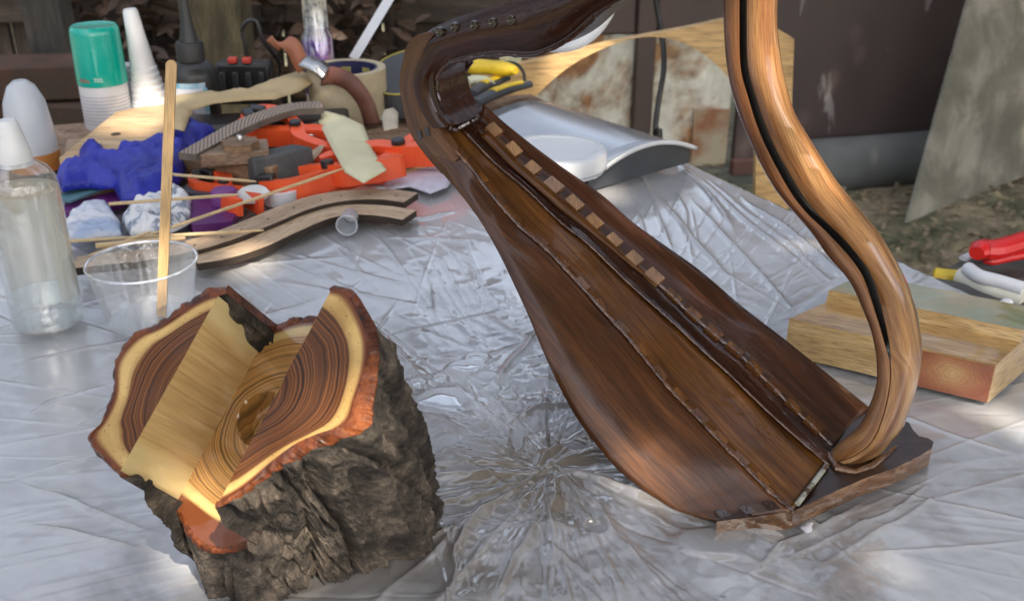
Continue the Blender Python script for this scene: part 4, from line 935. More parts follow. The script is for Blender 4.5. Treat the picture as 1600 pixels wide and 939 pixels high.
# ================================================================ THINGS ON THE BENCH
T4 = Matrix.Translation
def upright(px, py, z=SZ):
    p = P(px, py, z); k = kof(p); el = math.atan2(CAMZ - p.z, p.y); return p, k, k / math.cos(el)
def lathe_obj(name, prof, M, mat, parent=None, seg=40, smooth=40, **kw):
    mb = MB(); lathe(mb, prof, M, seg); return build(mb, name, mat, parent, smooth=smooth, **kw)
M_white = pl('white_plastic', (.74, .75, .76), .35, (.66, .67, .70), 10)
M_cream = pl('cream_paper', (.70, .66, .44), .7, (.60, .56, .36), 14)
M_blackp = pl('black_plastic', (.014, .014, .015), .35, (.024, .024, .025), 30, 90, .1)
M_orange = pl('orange_plastic', (.90, .12, .03), .36, (.82, .09, .025), 12, 60, .06)
M_steel = pl('brushed_steel', (.55, .55, .55), .25, (.4, .4, .4), 40, metal=1)
M_pale = wood('pale_ply_face', [(.3, (.36, .25, .16)), (.55, (.47, .34, .23)), (.75, (.55, .42, .30))], 8, 60, .7, blotch=.15)
M_burn = pl('laser_burnt_edge', (.028, .018, .012), .8, (.05, .032, .02), 60)
M_stick = wood('birch_stick', [(.3, (.50, .31, .13)), (.55, (.62, .41, .19)), (.75, (.70, .50, .27))], 6, 160, .5, blotch=.12)
M_skew = wood('bamboo_skewer', [(.3, (.55, .39, .20)), (.55, (.66, .50, .29)), (.75, (.74, .60, .40))], 6, 300, .6, blotch=.1)

# ---- spray can with green cap
p, k, kv = upright(172, 197); can = thing('spray_can', 'white spray can with a tall green cap', 'spray can', p); M = T4(p)
r = 36 * k
lathe_obj('can_body', capped([(r * .96, 0), (r, 2 * kv), (r, 64 * kv), (r * .96, 67 * kv), (r * .94, 69 * kv)]), M, pl('can_white', (.68, .68, .70), .35, (.6, .61, .65), 60), can)
M_green = pl('sea_green_cap', (.0, .42, .33), .25, (.0, .38, .30), 6, coat=.5)
lathe_obj('cap', capped([(r * 1.03, 66 * kv), (r * 1.04, 69 * kv), (r * 1.0, 138 * kv), (r * .97, 146 * kv), (r * .90, 149 * kv), (r * .80, 148 * kv)]), M, M_green, can)
def text_on_cyl(s, parent, mat, c, rad, z, size, ang, name='lettering', tilt=0):
    cu = bpy.data.curves.new(name, 'FONT'); cu.body = s; cu.size = size; cu.extrude = 0; cu.align_x = 'CENTER'
    t = bpy.data.objects.new(name, cu); col.objects.link(t); dg = bpy.context.evaluated_depsgraph_get(); me = bpy.data.meshes.new_from_object(t.evaluated_get(dg))
    bpy.data.objects.remove(t); mb = MB(); vs = []
    for v in me.vertices:
        a = ang + v.co.x / rad; vs.append((c.x + rad * math.cos(a), c.y + rad * math.sin(a), z + v.co.y))
    mb.add(vs, [tuple(q.vertices) for q in me.polygons]); return build(mb, name, mat, parent, smooth=0)
text_on_cyl('Akfix', can, pl('red_ink', (.6, .05, .05), .5), p, r * 1.045, p.z + 73 * kv, 9 * k, R(-112)); text_on_cyl('705', can, pl('white_ink', (.75, .85, .82), .5), p, r * 1.045, p.z + 74 * kv, 9 * k, R(-78))
mb = MB()
for i in range(9): lathe(mb, [(r * 1.004, (10 + i * 5) * kv), (r * 1.004, (11.5 + i * 5) * kv)], M, 40)
build(mb, 'printed_lines', pl('grey_ink', (.45, .46, .52), .5), can, smooth=0)

# ---- white glue bottle with a long cone nozzle
p, k, kv = upright(243, 190); gb = thing('glue_bottle', 'white bottle with a long ribbed cone nozzle beside the spray can', 'bottle', p)
M = T4(p) @ Matrix.Rotation(R(-4.5), 4, 'Y')
lathe_obj('bottle_body', capped([(32 * k, 0), (32 * k, 20 * kv), (30 * k, 30 * kv)]), M, M_white, gb)
pr = [(29 * k, 29 * kv)]
for i in range(6): pr += [((28 - i * 1.6) * k, (36 + i * 9) * kv), ((26.4 - i * 1.6) * k, (37 + i * 9) * kv)]
pr += [(17 * k, 100 * kv), (14 * k, 125 * kv), (11 * k, 162 * kv), (9 * k, 166 * kv)]
lathe_obj('nozzle', capped(pr), M, pl('milky_nozzle', (.78, .79, .80), .4, (.70, .72, .76), 12), gb)
# small white jar between them
p, k, kv = upright(212, 182); lj = thing('small_jar', 'small white ribbed jar between the spray can and the cone nozzle bottle', 'jar', p)
lathe_obj('jar_body', capped([(16 * k, 0), (17 * k, 50 * kv), (15 * k, 56 * kv)]), T4(p), M_white, lj); pr = []
for i in range(6): pr += [(15 * k, (56 + i * 4) * kv), (16 * k, (58 + i * 4) * kv)]
lathe_obj('jar_lid', capped(pr), T4(p), pl('grey_lid', (.55, .56, .6), .4), lj)

# ---- black glue bottle
p, k, kv = upright(312, 195); bb_ = thing('glue_bottle', 'black glue bottle with tapered nozzle and a white and blue label', 'bottle', p); M = T4(p); r = 36 * k
lathe_obj('bottle_body', capped([(r * .95, 0), (r, 3 * kv), (r, 76 * kv), (r * .93, 84 * kv), (r * .75, 92 * kv), (r * .55, 97 * kv)]), M, M_blackp, bb_)
pr = [(21 * k, 97 * kv), (21 * k, 121 * kv), (19 * k, 124 * kv)]
lathe_obj('cap', capped(pr), M, pl('ribbed_black', (.02, .02, .021), .5, (.03, .03, .03), 40), bb_)
lathe_obj('nozzle', capped([(14 * k, 123 * kv), (9 * k, 150 * kv), (6 * k, 185 * kv), (4 * k, 200 * kv)]), M, pl('dark_grey_nozzle', (.035, .037, .04), .4), bb_)
def patch(M, r, a0, a1, z0, z1, seg=24):
    mb = MB(); rows = [[M @ Vector((r * math.cos(a), r * math.sin(a), z)) for z in (z0, z1)] for a in np.linspace(a0, a1, seg)]; return grid(mb, rows)
build(patch(M, r * 1.006, R(-150), R(-48), 18 * kv, 70 * kv), 'label', pl('lilac_white_label', (.66, .68, .76), .5, (.6, .63, .75), 6), bb_, smooth=60)
build(patch(M, r * 1.010, R(-150), R(-48), 62 * kv, 70 * kv), 'label_band', pl('blue_label', (.12, .35, .5), .5, (.5, .6, .7), 60), bb_, smooth=60)
build(patch(M, r * 1.010, R(-56), R(-44), 18 * kv, 62 * kv), 'label_band', pl('blue_label_edge', (.16, .40, .55), .5, (.5, .6, .7), 60), bb_, smooth=60)

# ---- milky bottle with an orange foot at the far left edge
p, k, kv = upright(58, 262); mk = thing('squeeze_bottle', 'milky translucent squeeze bottle with an orange foot at the far left', 'bottle', p)
lathe_obj('bottle_body', capped([(36 * k, 26 * kv), (35 * k, 60 * kv), (30 * k, 100 * kv), (20 * k, 122 * kv), (10 * k, 130 * kv)]), T4(p), pl('milky_plastic', (.52, .55, .60), .3, (.45, .48, .53), 5, sss=0), mk)
lathe_obj('foot', capped([(38 * k, 0), (37 * k, 26.2 * kv)]), T4(p), pl('orange_foot', (.55, .22, .06), .5), mk)

# ---- glitter vial, tape roll, watch
p, k, kv = upright(546, 180, SZ); tape = thing('tape_roll', 'wide roll of cream masking tape with a printed dark blue core', 'tape', p); M = T4(p); r = 60 * k; h = 72 * kv
tr_ = [(r, 0), (r, h)] ; 
def ringmesh(ro, ri, z0, z1, M, seg=64):
    mb = MB(); prof = [(ri, z0), (ro, z0), (ro * 1.001, z0 + .001), (ro * 1.001, z1 - .001), (ro, z1), (ri, z1), (ri, z0)]; return lathe(mb, prof, M, seg)
build(ringmesh(r, r * .80, 0, h, M), 'tape_band', pl('masking_tape', (.52, .44, .29), .6, (.46, .38, .25), 90), tape, smooth=30)
build(ringmesh(r * .797, r * .74, .0005, h - .0006, M), 'core', pl('navy_core', (.018, .018, .07), .5, (.03, .03, .10), 20), tape, smooth=30)
mb = MB()
for a in np.linspace(0, 2 * math.pi, 9)[:-1]:
    rows = [[M @ Vector((r * .737 * math.cos(t), r * .737 * math.sin(t), z)) for z in (h - 17 * kv, h - 9 * kv)] for t in np.linspace(a, a + .35, 5)]; grid(mb, rows, flip=True)
build(mb, 'core_print', pl('yellow_print', (.45, .38, .12), .6), tape, smooth=0)
tape_top = p.z + h
p, k, kv = upright(503, 160); vial = thing('glitter_vial', 'small clear vial of purple and blue glitter behind the tape roll', 'vial', p); M = T4(p); r = 24 * k
def glit():
    m, nt, b = newmat('glitter'); setp(b, rough=.25, metal=.4); mp = coords(nt); n = noise_n(nt, mp, 35, 2); v = N(nt, 'TexVoronoi'); v.inputs['Scale'].default_value = 700; nt.links.new(mp.outputs[0], v.inputs['Vector'])
    r = ramp(nt, [(.3, (.09, .08, .32)), (.5, (.26, .12, .42)), (.7, (.5, .15, .38))]); nt.links.new(n.outputs[0], r.inputs[0]); m2 = mixc(nt, .35, r.outputs[0], v.outputs['Color'], 'OVERLAY'); nt.links.new(m2.outputs[2], b.inputs['Base Color']); return m
lathe_obj('glitter_fill', capped([(r * .95, 0), (r * .97, 92 * kv), (r * .9, 95 * kv)]), M, glit(), vial)
lathe_obj('vial_glass', [(r, 0), (r * 1.02, 50 * kv), (r, 100 * kv), (r * .8, 108 * kv), (r * .8, 165 * kv)], M, clear('vial_clear', (.9, .9, .92), .16, .08, .6), vial)
lathe_obj('paper_band', [(r * .78, 112 * kv), (r * .78, 160 * kv)], M, pl('faded_print', (.45, .46, .42), .5, (.15, .15, .16), 160, lo=.5, hi=.6), vial)
M_lea = pl('brown_leather', (.17, .065, .04), .55, (.12, .045, .03), 40, 200, .35, .0008)
watch = thing('wristwatch', 'wristwatch with a brown leather strap lying over the tape roll', 'watch', Vector((PY(490, 120, 1.22).x, 1.22, tape_top)))
def ribbon(path, width, nrmfun, th, name, mat, parent):
    mb = MB(); rows = []
    for i, p in enumerate(path):
        t = (path[min(i + 1, len(path) - 1)] - path[max(i - 1, 0)]).normalized(); wv = nrmfun(i, t); wv = (wv - t * wv.dot(t)).normalized() * width / 2
        rows.append([p - wv, p, p + wv])
    grid(mb, rows); return build(mb, name, mat, parent, smooth=50, solid=th)
yt = PY(546, 110, 1.27).y
strap = [Vector(q) for q in crv([PY(505, 122, 1.245), PY(522, 119, 1.235), PY(543, 126, 1.225), PY(560, 142, 1.215), PY(574, 165, 1.212), PY(583, 196, 1.208)], 30)]
ribbon(strap, 26 * .0008, lambda i, t: Vector((.75, -.25, .55)), .0025, 'strap', M_lea, watch)
mb = MB()
for q in (18, 21, 24): lathe(mb, capped([(.0012, 0), (.0012, .0006)]), T4(strap[q] + Vector((.0, -.002, .0012))) @ Matrix.Rotation(R(60), 4, 'X'), 8)
build(mb, 'strap_eyelets', M_blackp, watch)
up_strap = [Vector(q) for q in crv([PY(475, 108, 1.25), PY(466, 92, 1.255), PY(458, 74, 1.262), PY(448, 66, 1.27), PY(432, 67, 1.275), PY(427, 72, 1.275)], 26)]
ribbon(up_strap, 24 * .0008, lambda i, t: Vector((1, -.2, .15)), .0025, 'strap', pl('tan_leather', (.36, .13, .06), .5, (.30, .10, .05), 40), watch)
mb = MB(); cs = [PY(468, 106, 1.24), PY(480, 110, 1.235), PY(492, 116, 1.23), PY(503, 126, 1.228)]
rows = [[q + Vector((0, .0, .0)), q + Vector((.004, .012, .006)), q + Vector((.006, .03, .004))] for q in crv([tuple(c) for c in cs], 16) for q in [Vector(q)]]
grid(mb, rows); build(mb, 'case', M_steel, watch, solid=.004, smooth=60)

# ---- kraft paper, pine board, lattice strip, jig
M_kraft = pl('kraft_paper', (.50, .39, .22), .75, (.40, .30, .16), 12, 120, .2)
board_px = [(92, 250), (182, 178), (262, 162), (300, 158), (300, 212), (210, 248), (150, 262)]
bz = .028; mb = MB(); prism(mb, [P(x, y - 3, bz) for x, y in board_px], Vector((0, 0, -.010)))
M_pine = wood('pine_board', [(.3, (.52, .33, .17)), (.55, (.62, .43, .25)), (.75, (.68, .50, .32))], 4, 26, .6, kind='Object', blotch=.15)
pine = build(mb, 'pine_board', M_pine, bevel=.0008); tag(pine, 'flat pale pine board with a small round hole, behind the blue glove', 'board')
lathe_obj('knot_hole', capped([(.0052, 0), (.0052, .0004)]), T4(P(181, 210, bz + .0003)), M_burn, pine, 20)
mb = MB(); box(mb, P(180, 232, .0105), .10, .05, .015, .3); tag(build(mb, 'wood_block', M_pale, bevel=.001), 'wooden block propping up the pine board', 'block')
kp = [(262, 200), (268, 152), (330, 146), (385, 140), (430, 124), (468, 110), (500, 124), (470, 142), (430, 156), (380, 158), (335, 162), (300, 172), (288, 205)]
crumple('kraft_paper', kp, .050, .010, .006, M_kraft, 4, 22, .02, label='curled strip of tan kraft paper in front of the black bottle', cat='paper', fn=lambda x, y: .0)
# shade under the strip, put in as a black case; orange tab on top
mb = MB(); c = P(415, 205, .018); box(mb, c, .19, .055, .032, R(10)); bc = build(mb, 'shade_case', M_blackp, bevel=.004); tag(bc, 'low black case put in as the shade under the curled kraft paper', 'case')
mb = MB(); c2_ = P(387, 192, .0355); box(mb, c2_, .017, .03, .004, R(20)); build(mb, 'tab', M_orange, bc, bevel=.001)
def lattice_mat():
    m, nt, b = newmat('lattice_ply'); setp(b, rough=.7); mp = coords(nt, 'UV', (150, 150, 1), (0, 0, .5)); ck = N(nt, 'TexBrick'); nt.links.new(mp.outputs[0], ck.inputs['Vector'])
    ck.inputs['Color1'].default_value = (.035, .028, .024, 1); ck.inputs['Color2'].default_value = (.05, .04, .034, 1); ck.inputs['Mortar'].default_value = (.36, .28, .22, 1); ck.inputs['Scale'].default_value = 1; ck.inputs['Mortar Size'].default_value = .14; ck.inputs['Brick Width'].default_value = .8; ck.inputs['Row Height'].default_value = .55
    nt.links.new(ck.outputs[0], b.inputs['Base Color']); return m
def lath(px_c, wpx, z, th, name, top, side, label, cat, group=None, n=50, holes=0, zf=None, wtaper=None):
    pts = crv(px_c, n); mb = MB(); a, b = [], []
    for i, p in enumerate(pts):
        t = pts[min(i + 1, n - 1)] - pts[max(i - 1, 0)]; t = t / np.linalg.norm(t)
        zz = z + (zf(i / (n - 1)) if zf else 0); w0 = P(p[0], p[1], zz); w1 = P(p[0] + t[0] * 4, p[1] + t[1] * 4, zz); tw = (w1 - w0).normalized(); nv = Vector((-tw.y, tw.x, 0)) * (wpx * kof(w0) * .5 * (wtaper(i / (n - 1)) if wtaper else 1) * 1.6)
        a.append(w0 + nv); b.append(w0 - nv)
    dz = Vector((0, 0, -th))
    grid(mb, [[x, (x + y) / 2, y] for x, y in zip(a, b)], 0)
    for s in (a, b): grid(mb, [[x, x + dz] for x in s], 1, flip=(s is a))
    mb.add([a[0], b[0], b[0] + dz, a[0] + dz], [(0, 1, 2, 3)], 1); mb.add([a[-1], b[-1], b[-1] + dz, a[-1] + dz], [(3, 2, 1, 0)], 1)
    o = build(mb, name, [top, side], smooth=40); tag(o, label, cat, group)
    for j in range(holes):
        f = int((j + .6) / holes * (n - 1)); mbh = MB(); lathe(mbh, capped([(.0011, 0), (.0011, .0003)]), T4(a[f] * .45 + b[f] * .55 + Vector((0, 0, .0001))), 10); build(mbh, 'peg_hole', M_burn, o)
    return o
lath([(292, 240), (325, 222), (365, 200), (410, 180), (455, 167), (503, 163)], 24, .050, .007, 'lattice_strip', lattice_mat(), pl('dark_ply_edge', (.10, .085, .07), .7, (.16, .13, .1), 40), 'curved laser cut plywood strip with a grid of dark slots', 'plywood strip', wtaper=lambda f: .8 + .3 * f)
# jig: lower block, upper plate, knob with bolt; black sanding block
M_jig = wood('oiled_jig_wood', [(.3, (.15, .085, .045)), (.55, (.26, .16, .085)), (.75, (.36, .235, .14))], 8, 70, .6, kind='Object')
def obox(px, py, z, sx, sy, sz, rot): mb = MB(); c = P(px, py, z); box(mb, (c.x, c.y, c.z), sx, sy, sz, rot); return mb, c
jc = P(372, 262, .02); jig = thing('wooden_jig', 'stacked brown wooden jig with a scalloped knob on top', 'jig', (jc.x, jc.y, SZ))
mb = MB(); box(mb, (jc.x, jc.y, .021), .105, .048, .022, R(-17)); build(mb, 'base_block', M_jig, jig, bevel=.001)
mb = MB(); uc = P(367, 240, .040); box(mb, (uc.x, uc.y, .0405), .066, .040, .013, R(14)); build(mb, 'top_plate', wood('jig_plate_wood', [(.3, (.20, .13, .085)), (.55, (.32, .22, .15)), (.75, (.42, .31, .22))], 8, 70, .7, kind='Object'), jig, bevel=.001)
kc = P(376, 228, .050); mb = MB(); prof = []
for z in (.0475, .055): prof.append([Vector((kc.x + (.017 + .0016 * math.cos(8 * a)) * math.cos(a), kc.y + (.017 + .0016 * math.cos(8 * a)) * math.sin(a), z)) for a in np.linspace(0, 2 * math.pi, 64, endpoint=False)])
prism(mb, prof[1], Vector((0, 0, -.0075))); build(mb, 'knob', M_jig, jig, bevel=.0008)
lathe_obj('bolt', capped([(.003, .055), (.003, .0605), (.0022, .0615)]), T4((kc.x, kc.y, 0)), M_steel, jig, 16)
mb = MB(); sc_ = P(432, 262, .022); Msb = T4((sc_.x, sc_.y, .024)) @ Matrix.Rotation(R(38), 4, 'Z') @ Matrix.Rotation(R(-10), 4, 'X')
box(mb, None, .066, .042, .030, M=Msb); sb = build(mb, 'sanding_block', pl('grey_abrasive', (.055, .058, .062), .75, (.085, .088, .09), 60, 400, .6), bevel=.003); tag(sb, 'dark grey sanding block leaning on the wooden jig', 'sanding block')
mb = MB(); box(mb, None, .064, .0405, .006, M=Msb @ T4((0, 0, -.0182))); build(mb, 'wood_back', M_jig, sb)

# ---- blue nitrile glove
gp = [(85, 282), (92, 272), (120, 268), (122, 245), (150, 240), (160, 232), (174, 252), (200, 243), (240, 228), (275, 214), (312, 207), (343, 212), (318, 232), (296, 252), (286, 280), (262, 303), (228, 318), (190, 318), (178, 296), (140, 292), (98, 300)]
crumple('rubber_glove', gp, .022, .024, .003, pl('royal_blue_nitrile', (.020, .030, .36), .42, (.012, .018, .27), 20, 75, .5, .004), 8, 27, .012, oct=2, label='crumpled royal blue rubber glove', cat='glove')

# ---- orange spring clamps
def make_clamp():
    root = thing('spring_clamp', 'orange plastic spring clamp', 'clamp', (0, 0, 0))
    def arm(s):
        o = [(-.009, -.062), (-.016, -.060), (-.021, -.040), (-.018, -.012), (-.004, .002), (.004, .012), (.013, .026), (.014, .040), (.004, .050), (.003, .056), (.010, .058), (.021, .044), (.022, .024), (.012, .006), (.006, -.006), (-.008, -.020), (-.010, -.040)]
        o = [Vector((s * x, y, 0)) for x, y in crv([(x, y) for x, y in o] + [o[0]], 60)[:-1]]
        zc = .0015 * s
        mb = MB(); prism(mb, [p + Vector((0, 0, .010 + zc)) for p in o], Vector((0, 0, -.018))); return mb
    for s in (1, -1): build(arm(s), 'arm', M_orange, root, smooth=30, bevel=.0014)
    for s in (1, -1):
        mb = MB(); box(mb, (s * .0065, .0515, .001), .010, .015, .024, s * .5); build(mb, 'jaw_pad', M_blackp, root, bevel=.0015)
    mb = MB(); lathe(mb, capped([(.0052, -.011), (.0056, .0145), (.0045, .0155)]), Matrix.Identity(4), 20); build(mb, 'pivot', M_blackp, root)
    mb = MB(); tube(mb, [(.005 * math.cos(t), -.018 + .004 * math.sin(t), -.004 + t * .0004) for t in np.linspace(0, 20, 60)], .0009, 6); build(mb, 'spring', M_steel, root)
    return root
cl0 = make_clamp()
spots_c = [(625, 245, .022, -62, 1.3, (6, 4), 'orange spring clamp with black pads, propped upright against the harp neck'),
           (515, 278, .016, 108, 1.2, (-4, 8), 'orange spring clamp lying in front of the cream paper, nearest the curved laths'),
           (462, 212, .026, 60, 1.15, (8, -6), 'orange spring clamp half under the end of the lattice strip'),
           (350, 302, .014, 40, .9, (0, 5), 'orange spring clamp mostly buried under the wooden jig')]
for i, (px, py, z, rz, sc, (tx, ty), lab) in enumerate(spots_c):
    o = cl0 if i == 0 else copy_tree(cl0); p = P(px, py, z); o.location = p; o.rotation_euler = (R(tx), R(ty), R(rz)); o.scale = (sc,) * 3; o['label'] = lab; o['group'] = 'orange spring clamps on the bench'
# cream paper folded between clamps
crumple('cream_paper', [(497, 190), (505, 172), (540, 182), (568, 196), (582, 235), (604, 266), (568, 286), (538, 268), (516, 228)], .034, .010, .006, M_cream, 15, 9, .05, label='sheet of pale yellow paper between the orange clamps', cat='paper')
crumple('sanding_disc', [(596, 184), (600, 172), (614, 168), (622, 176), (622, 200), (600, 204)], .03, .002, .006, pl('buff_disc', (.55, .48, .36), .8), 2, 10, .01, label='buff rounded paper tab behind the upright orange clamp', cat='paper')
crumple('printed_paper', [(585, 300), (612, 276), (660, 262), (716, 262), (700, 292), (672, 302), (640, 292)], .006, .005, .005, pl('printed_sheet', (.60, .60, .70), .6, (.50, .50, .60), 90), 21, 22, .02, label='crumpled white sheet of paper beside the harp', cat='paper')
crumple('yellow_scrap', [(604, 268), (640, 256), (668, 262), (630, 278)], .007, .004, .006, pl('yellow_scrap_paper', (.72, .62, .34), .7), 5, 20, .01, label='small yellow paper scrap under the orange clamp', cat='paper')
# clear film wrap draped over laths
crumple('film_wrap', [(395, 372), (440, 335), (520, 308), (585, 290), (612, 296), (540, 325), (470, 345), (410, 385)], .006, .010, .004, clear('crinkled_film', (.88, .86, .88), .22, .12, .7, .18, (.6, .58, .6), 120), 31, 40, .01, thick=0, label='crinkled clear film lying over the clutter behind the curved laths', cat='film')

# ---- curved laths
lath([(118, 410), (160, 405), (225, 398), (290, 386), (350, 368), (410, 345), (460, 324), (510, 310), (560, 304), (605, 304), (642, 309)], 30, .0165, .0065, 'curved_lath', M_pale, M_burn, 'longer curved plywood lath with a row of peg holes', 'wooden strip', 'curved laths on the sheet', holes=13)
lath([(305, 404), (350, 396), (400, 380), (450, 357), (500, 336), (545, 328), (595, 329), (640, 336)], 28, .0125, .0062, 'curved_lath', wood('pale_lath_face', [(.3, (.48, .33, .20)), (.55, (.58, .42, .28)), (.75, (.64, .48, .34))], 8, 60, .7, blotch=.12), M_burn, 'shorter curved plywood lath in front, without peg holes', 'wooden strip', 'curved laths on the sheet')

# ---- tiny measuring cup on its side
q = P(545, 352, .012); ax = (P(533, 372, .010) - P(547, 335, .012)).normalized(); Mx = T4(P(548, 336, .0125)) @ ax.to_track_quat('Z', 'Y').to_matrix().to_4x4()
mc = thing('measuring_cup', 'tiny translucent measuring cup lying on its side', 'cup', P(546, 345, SZ))
lathe_obj('cup_wall', [(1e-5, 0), (.0065, 0), (.0072, .001), (.0088, .023), (.0100, .0235), (.0100, .0245), (.0086, .0245), (.0066, .0016), (1e-5, .0014)], Mx, clear('frosted_cup', (.84, .86, .88), .14, .15, .6, .32, (.75, .77, .80)), mc)
lathe_obj('base_disc', capped([(.0058, .0016), (.0058, .002)]), Mx, M_white, mc, 20)

# ---- purple, teal and white scraps at the left
def slabpx(name, px, z, th, mat, label, cat, group=None, bev=.0008, parent=None):
    mb = MB(); prism(mb, [P(x, y, z) for x, y in px], Vector((0, 0, -th))); o = build(mb, name, mat, parent, bevel=bev); return tag(o, label, cat, group) if label else o
M_pur = pl('purple_plastic', (.13, .02, .17), .35, (.10, .015, .13), 8)
slabpx('purple_tray', [(288, 338), (300, 300), (372, 300), (378, 318), (362, 346), (300, 352)], .012, .009, M_pur, 'glossy purple plastic piece right of the stir stick', 'plastic piece')
slabpx('purple_strip', [(98, 330), (102, 316), (185, 298), (195, 310), (130, 332)], .012, .009, M_pur, 'long flat purple plastic strip under the blue glove', 'plastic piece')
tag(lathe_obj('bottle_top', capped([(.0125, 0), (.0125, .012), (.011, .014)]), T4(P(352, 318, .0125)), pl('light_purple', (.22, .06, .27), .3), None, 28), 'small round light purple cap on the purple plastic piece', 'cap')
slabpx('teal_card', [(92, 312), (100, 298), (150, 286), (162, 294), (110, 314)], .018, .002, pl('teal_card_mat', (.06, .17, .21), .5, (.10, .2, .24), 20), 'dull teal card under the left end of the blue glove', 'card')
slabpx('grey_plate', [(275, 300), (292, 288), (345, 292), (340, 304)], .016, .003, pl('slate_grey', (.08, .09, .11), .5), 'small slate grey plate behind the purple plastic piece', 'plate')
M_pack = pl('white_blue_wrapper', (.66, .67, .72), .5, (.34, .42, .58), 22, lo=.44, hi=.6)
crumple('wrapper', [(100, 352), (112, 332), (150, 318), (168, 320), (190, 350), (192, 370), (130, 378), (102, 374)], .014, .010, .003, M_pack, 41, 48, .006, zpow=.4, label='crumpled white wrapper with blue print beside the clear bottle', cat='wrapper')
def plaid():
    m, nt, b = newmat('plaid_tissue'); setp(b, rough=.75); mp = coords(nt, 'Object', (1, 1, 1), (0, 0, .5)); wv = N(nt, 'TexWave'); wv.inputs['Scale'].default_value = 14; wv.inputs['Distortion'].default_value = 4; wv.inputs['Detail Scale'].default_value = 8; nt.links.new(mp.outputs[0], wv.inputs['Vector'])
    r = ramp(nt, [(.0, (.20, .23, .30)), (.10, (.42, .46, .54)), (.3, (.66, .68, .72)), (.8, (.72, .73, .75))]); nt.links.new(wv.outputs[1], r.inputs[0]); nt.links.new(r.outputs[0], b.inputs['Base Color']); return m
crumple('cloth_rag', [(190, 350), (206, 320), (215, 300), (240, 290), (270, 296), (300, 312), (296, 350), (262, 368), (205, 370)], .014, .018, .003, plaid(), 43, 40, .010, zpow=.45, label='crumpled pale plaid rag behind the stir stick', cat='rag')
p, k, kv = upright(440, 316); mb = ringmesh(26 * k, 17 * k, 0, 20 * kv, T4(p)); tag(build(mb, 'tape_roll', M_white, smooth=30), 'small white tape roll in front of the wooden jig', 'tape')
lathe_obj('paper_disc', capped([(24 * k, 0), (24 * k, .002)]), T4(P(395, 305, .018)) @ Matrix.Rotation(R(14), 4, 'X'), pl('white_paper_disc', (.70, .70, .68), .7)); tag(bpy.data.objects['paper_disc'], 'round white paper disc behind the small white tape roll', 'disc')
# skewers and thin sticks
def stick(a, b, rad, label, name='wooden_skewer', flat=1.0, group='thin wooden skewers in the clutter', mat=None):
    mb = MB(); n = 8; pts = [a + (b - a) * t for t in np.linspace(0, 1, n)]; tube(mb, pts, [rad] * (n - 1) + [rad * .5], 8, flat=flat); tag(build(mb, name, mat or M_skew), label, 'skewer', group)
stick(P(232, 368, .016), P(538, 263, .036), .0016, 'longest thin skewer, running up to the front orange clamp')
stick(P(108, 377, .014), P(412, 360, .0225), .0016, 'thin skewer lying level behind the clear cup')
stick(P(270, 273, .034), P(400, 284, .0385), .0015, 'thin skewer sticking out under the wooden jig')
stick(P(170, 319, .036), P(374, 304, .034), .0016, 'thin skewer crossing over the plaid rag')
stick(P(112, 412, .012), P(235, 362, .026), .0017, 'thin skewer at the left end of the longer curved lath')
stick(P(150, 384, .022), P(290, 372, .022), .0025, 'short thick skewer lying behind the clear cup')
# flat wood shim by the grey block
stick(P(430, 302, .008), P(503, 228, .030), .006, 'flat wooden shim beside the sanding block', 'wooden_shim', .25, None, M_pale)

# ---- black ribbed tool with red caps, cable loop
p, k, kv = upright(388, 160); bt = thing('ribbed_tool', 'black ribbed plastic tool with two small red caps and a looped cable', 'tool', p)
mb = MB(); box(mb, (p.x, p.y, p.z + 31 * kv), 84 * k, .03, 62 * kv); build(mb, 'tool_body', M_blackp, bt, bevel=.004)
for i in range(4):
    mb = MB(); box(mb, (p.x + (-30 + 20 * i) * k, p.y - .017, p.z + 27 * kv), 9 * k, .006, 46 * kv); build(mb, 'rib', pl('dark_rib', (.03, .032, .036), .4), bt, bevel=.0015)
for dx in (-14, 8):
    mb = MB(); box(mb, (p.x + dx * k, p.y - .010, p.z + 66 * kv), 13 * k, .012, 8 * kv); build(mb, 'red_cap', pl('coral_red', (.62, .07, .05), .4), bt, bevel=.0015)
mb = MB(); tube(mb, crv([tuple(PY(386, 96, p.y)), tuple(PY(383, 70, p.y)), tuple(PY(378, 48, p.y)), tuple(PY(388, 33, p.y)), tuple(PY(402, 36, p.y)), tuple(PY(410, 62, p.y)), tuple(PY(425, 82, p.y + .01)), tuple(PY(436, 100, p.y + .02)), tuple(PY(436, 125, p.y + .02))], 50), 3.2 * k, 8); build(mb, 'cable', M_blackp, bt)

# ---- white spatula, dark oval hand sander, yellow handled tools
a = P(556, 92, .0) ; mb = MB(); A0, B0 = PY(552, 92, 1.36), PY(612, -8, 1.40); t_ = (B0 - A0).normalized(); wv = Vector((.8, 0, .55)); wv = (wv - t_ * wv.dot(t_)).normalized() * 10 * .00085
prism(mb, [A0 - wv, B0 - wv, B0 + wv, A0 + wv], Vector((0, .006, 0))); mb2 = mb
tag(build(mb2, 'white_spatula', M_white, bevel=.0015), 'white flat plastic spatula standing tilted behind the tape roll', 'spatula')
mb = MB(); p = P(640, 150, .02); pts = [P(x, y, .034) for x, y in crv([(588, 128), (592, 100), (620, 84), (660, 76), (680, 90), (680, 130), (640, 146), (600, 146), (588, 128)], 40)[:-1]]; prism(mb, pts, Vector((0, 0, -.03)))
hs = build(mb, 'hand_sander', pl('slate_plastic', (.045, .05, .058), .5, (.06, .065, .07), 20), bevel=.004); tag(hs, 'slate grey rounded tool with a thin yellow rim behind the harp shoulder', 'tool')
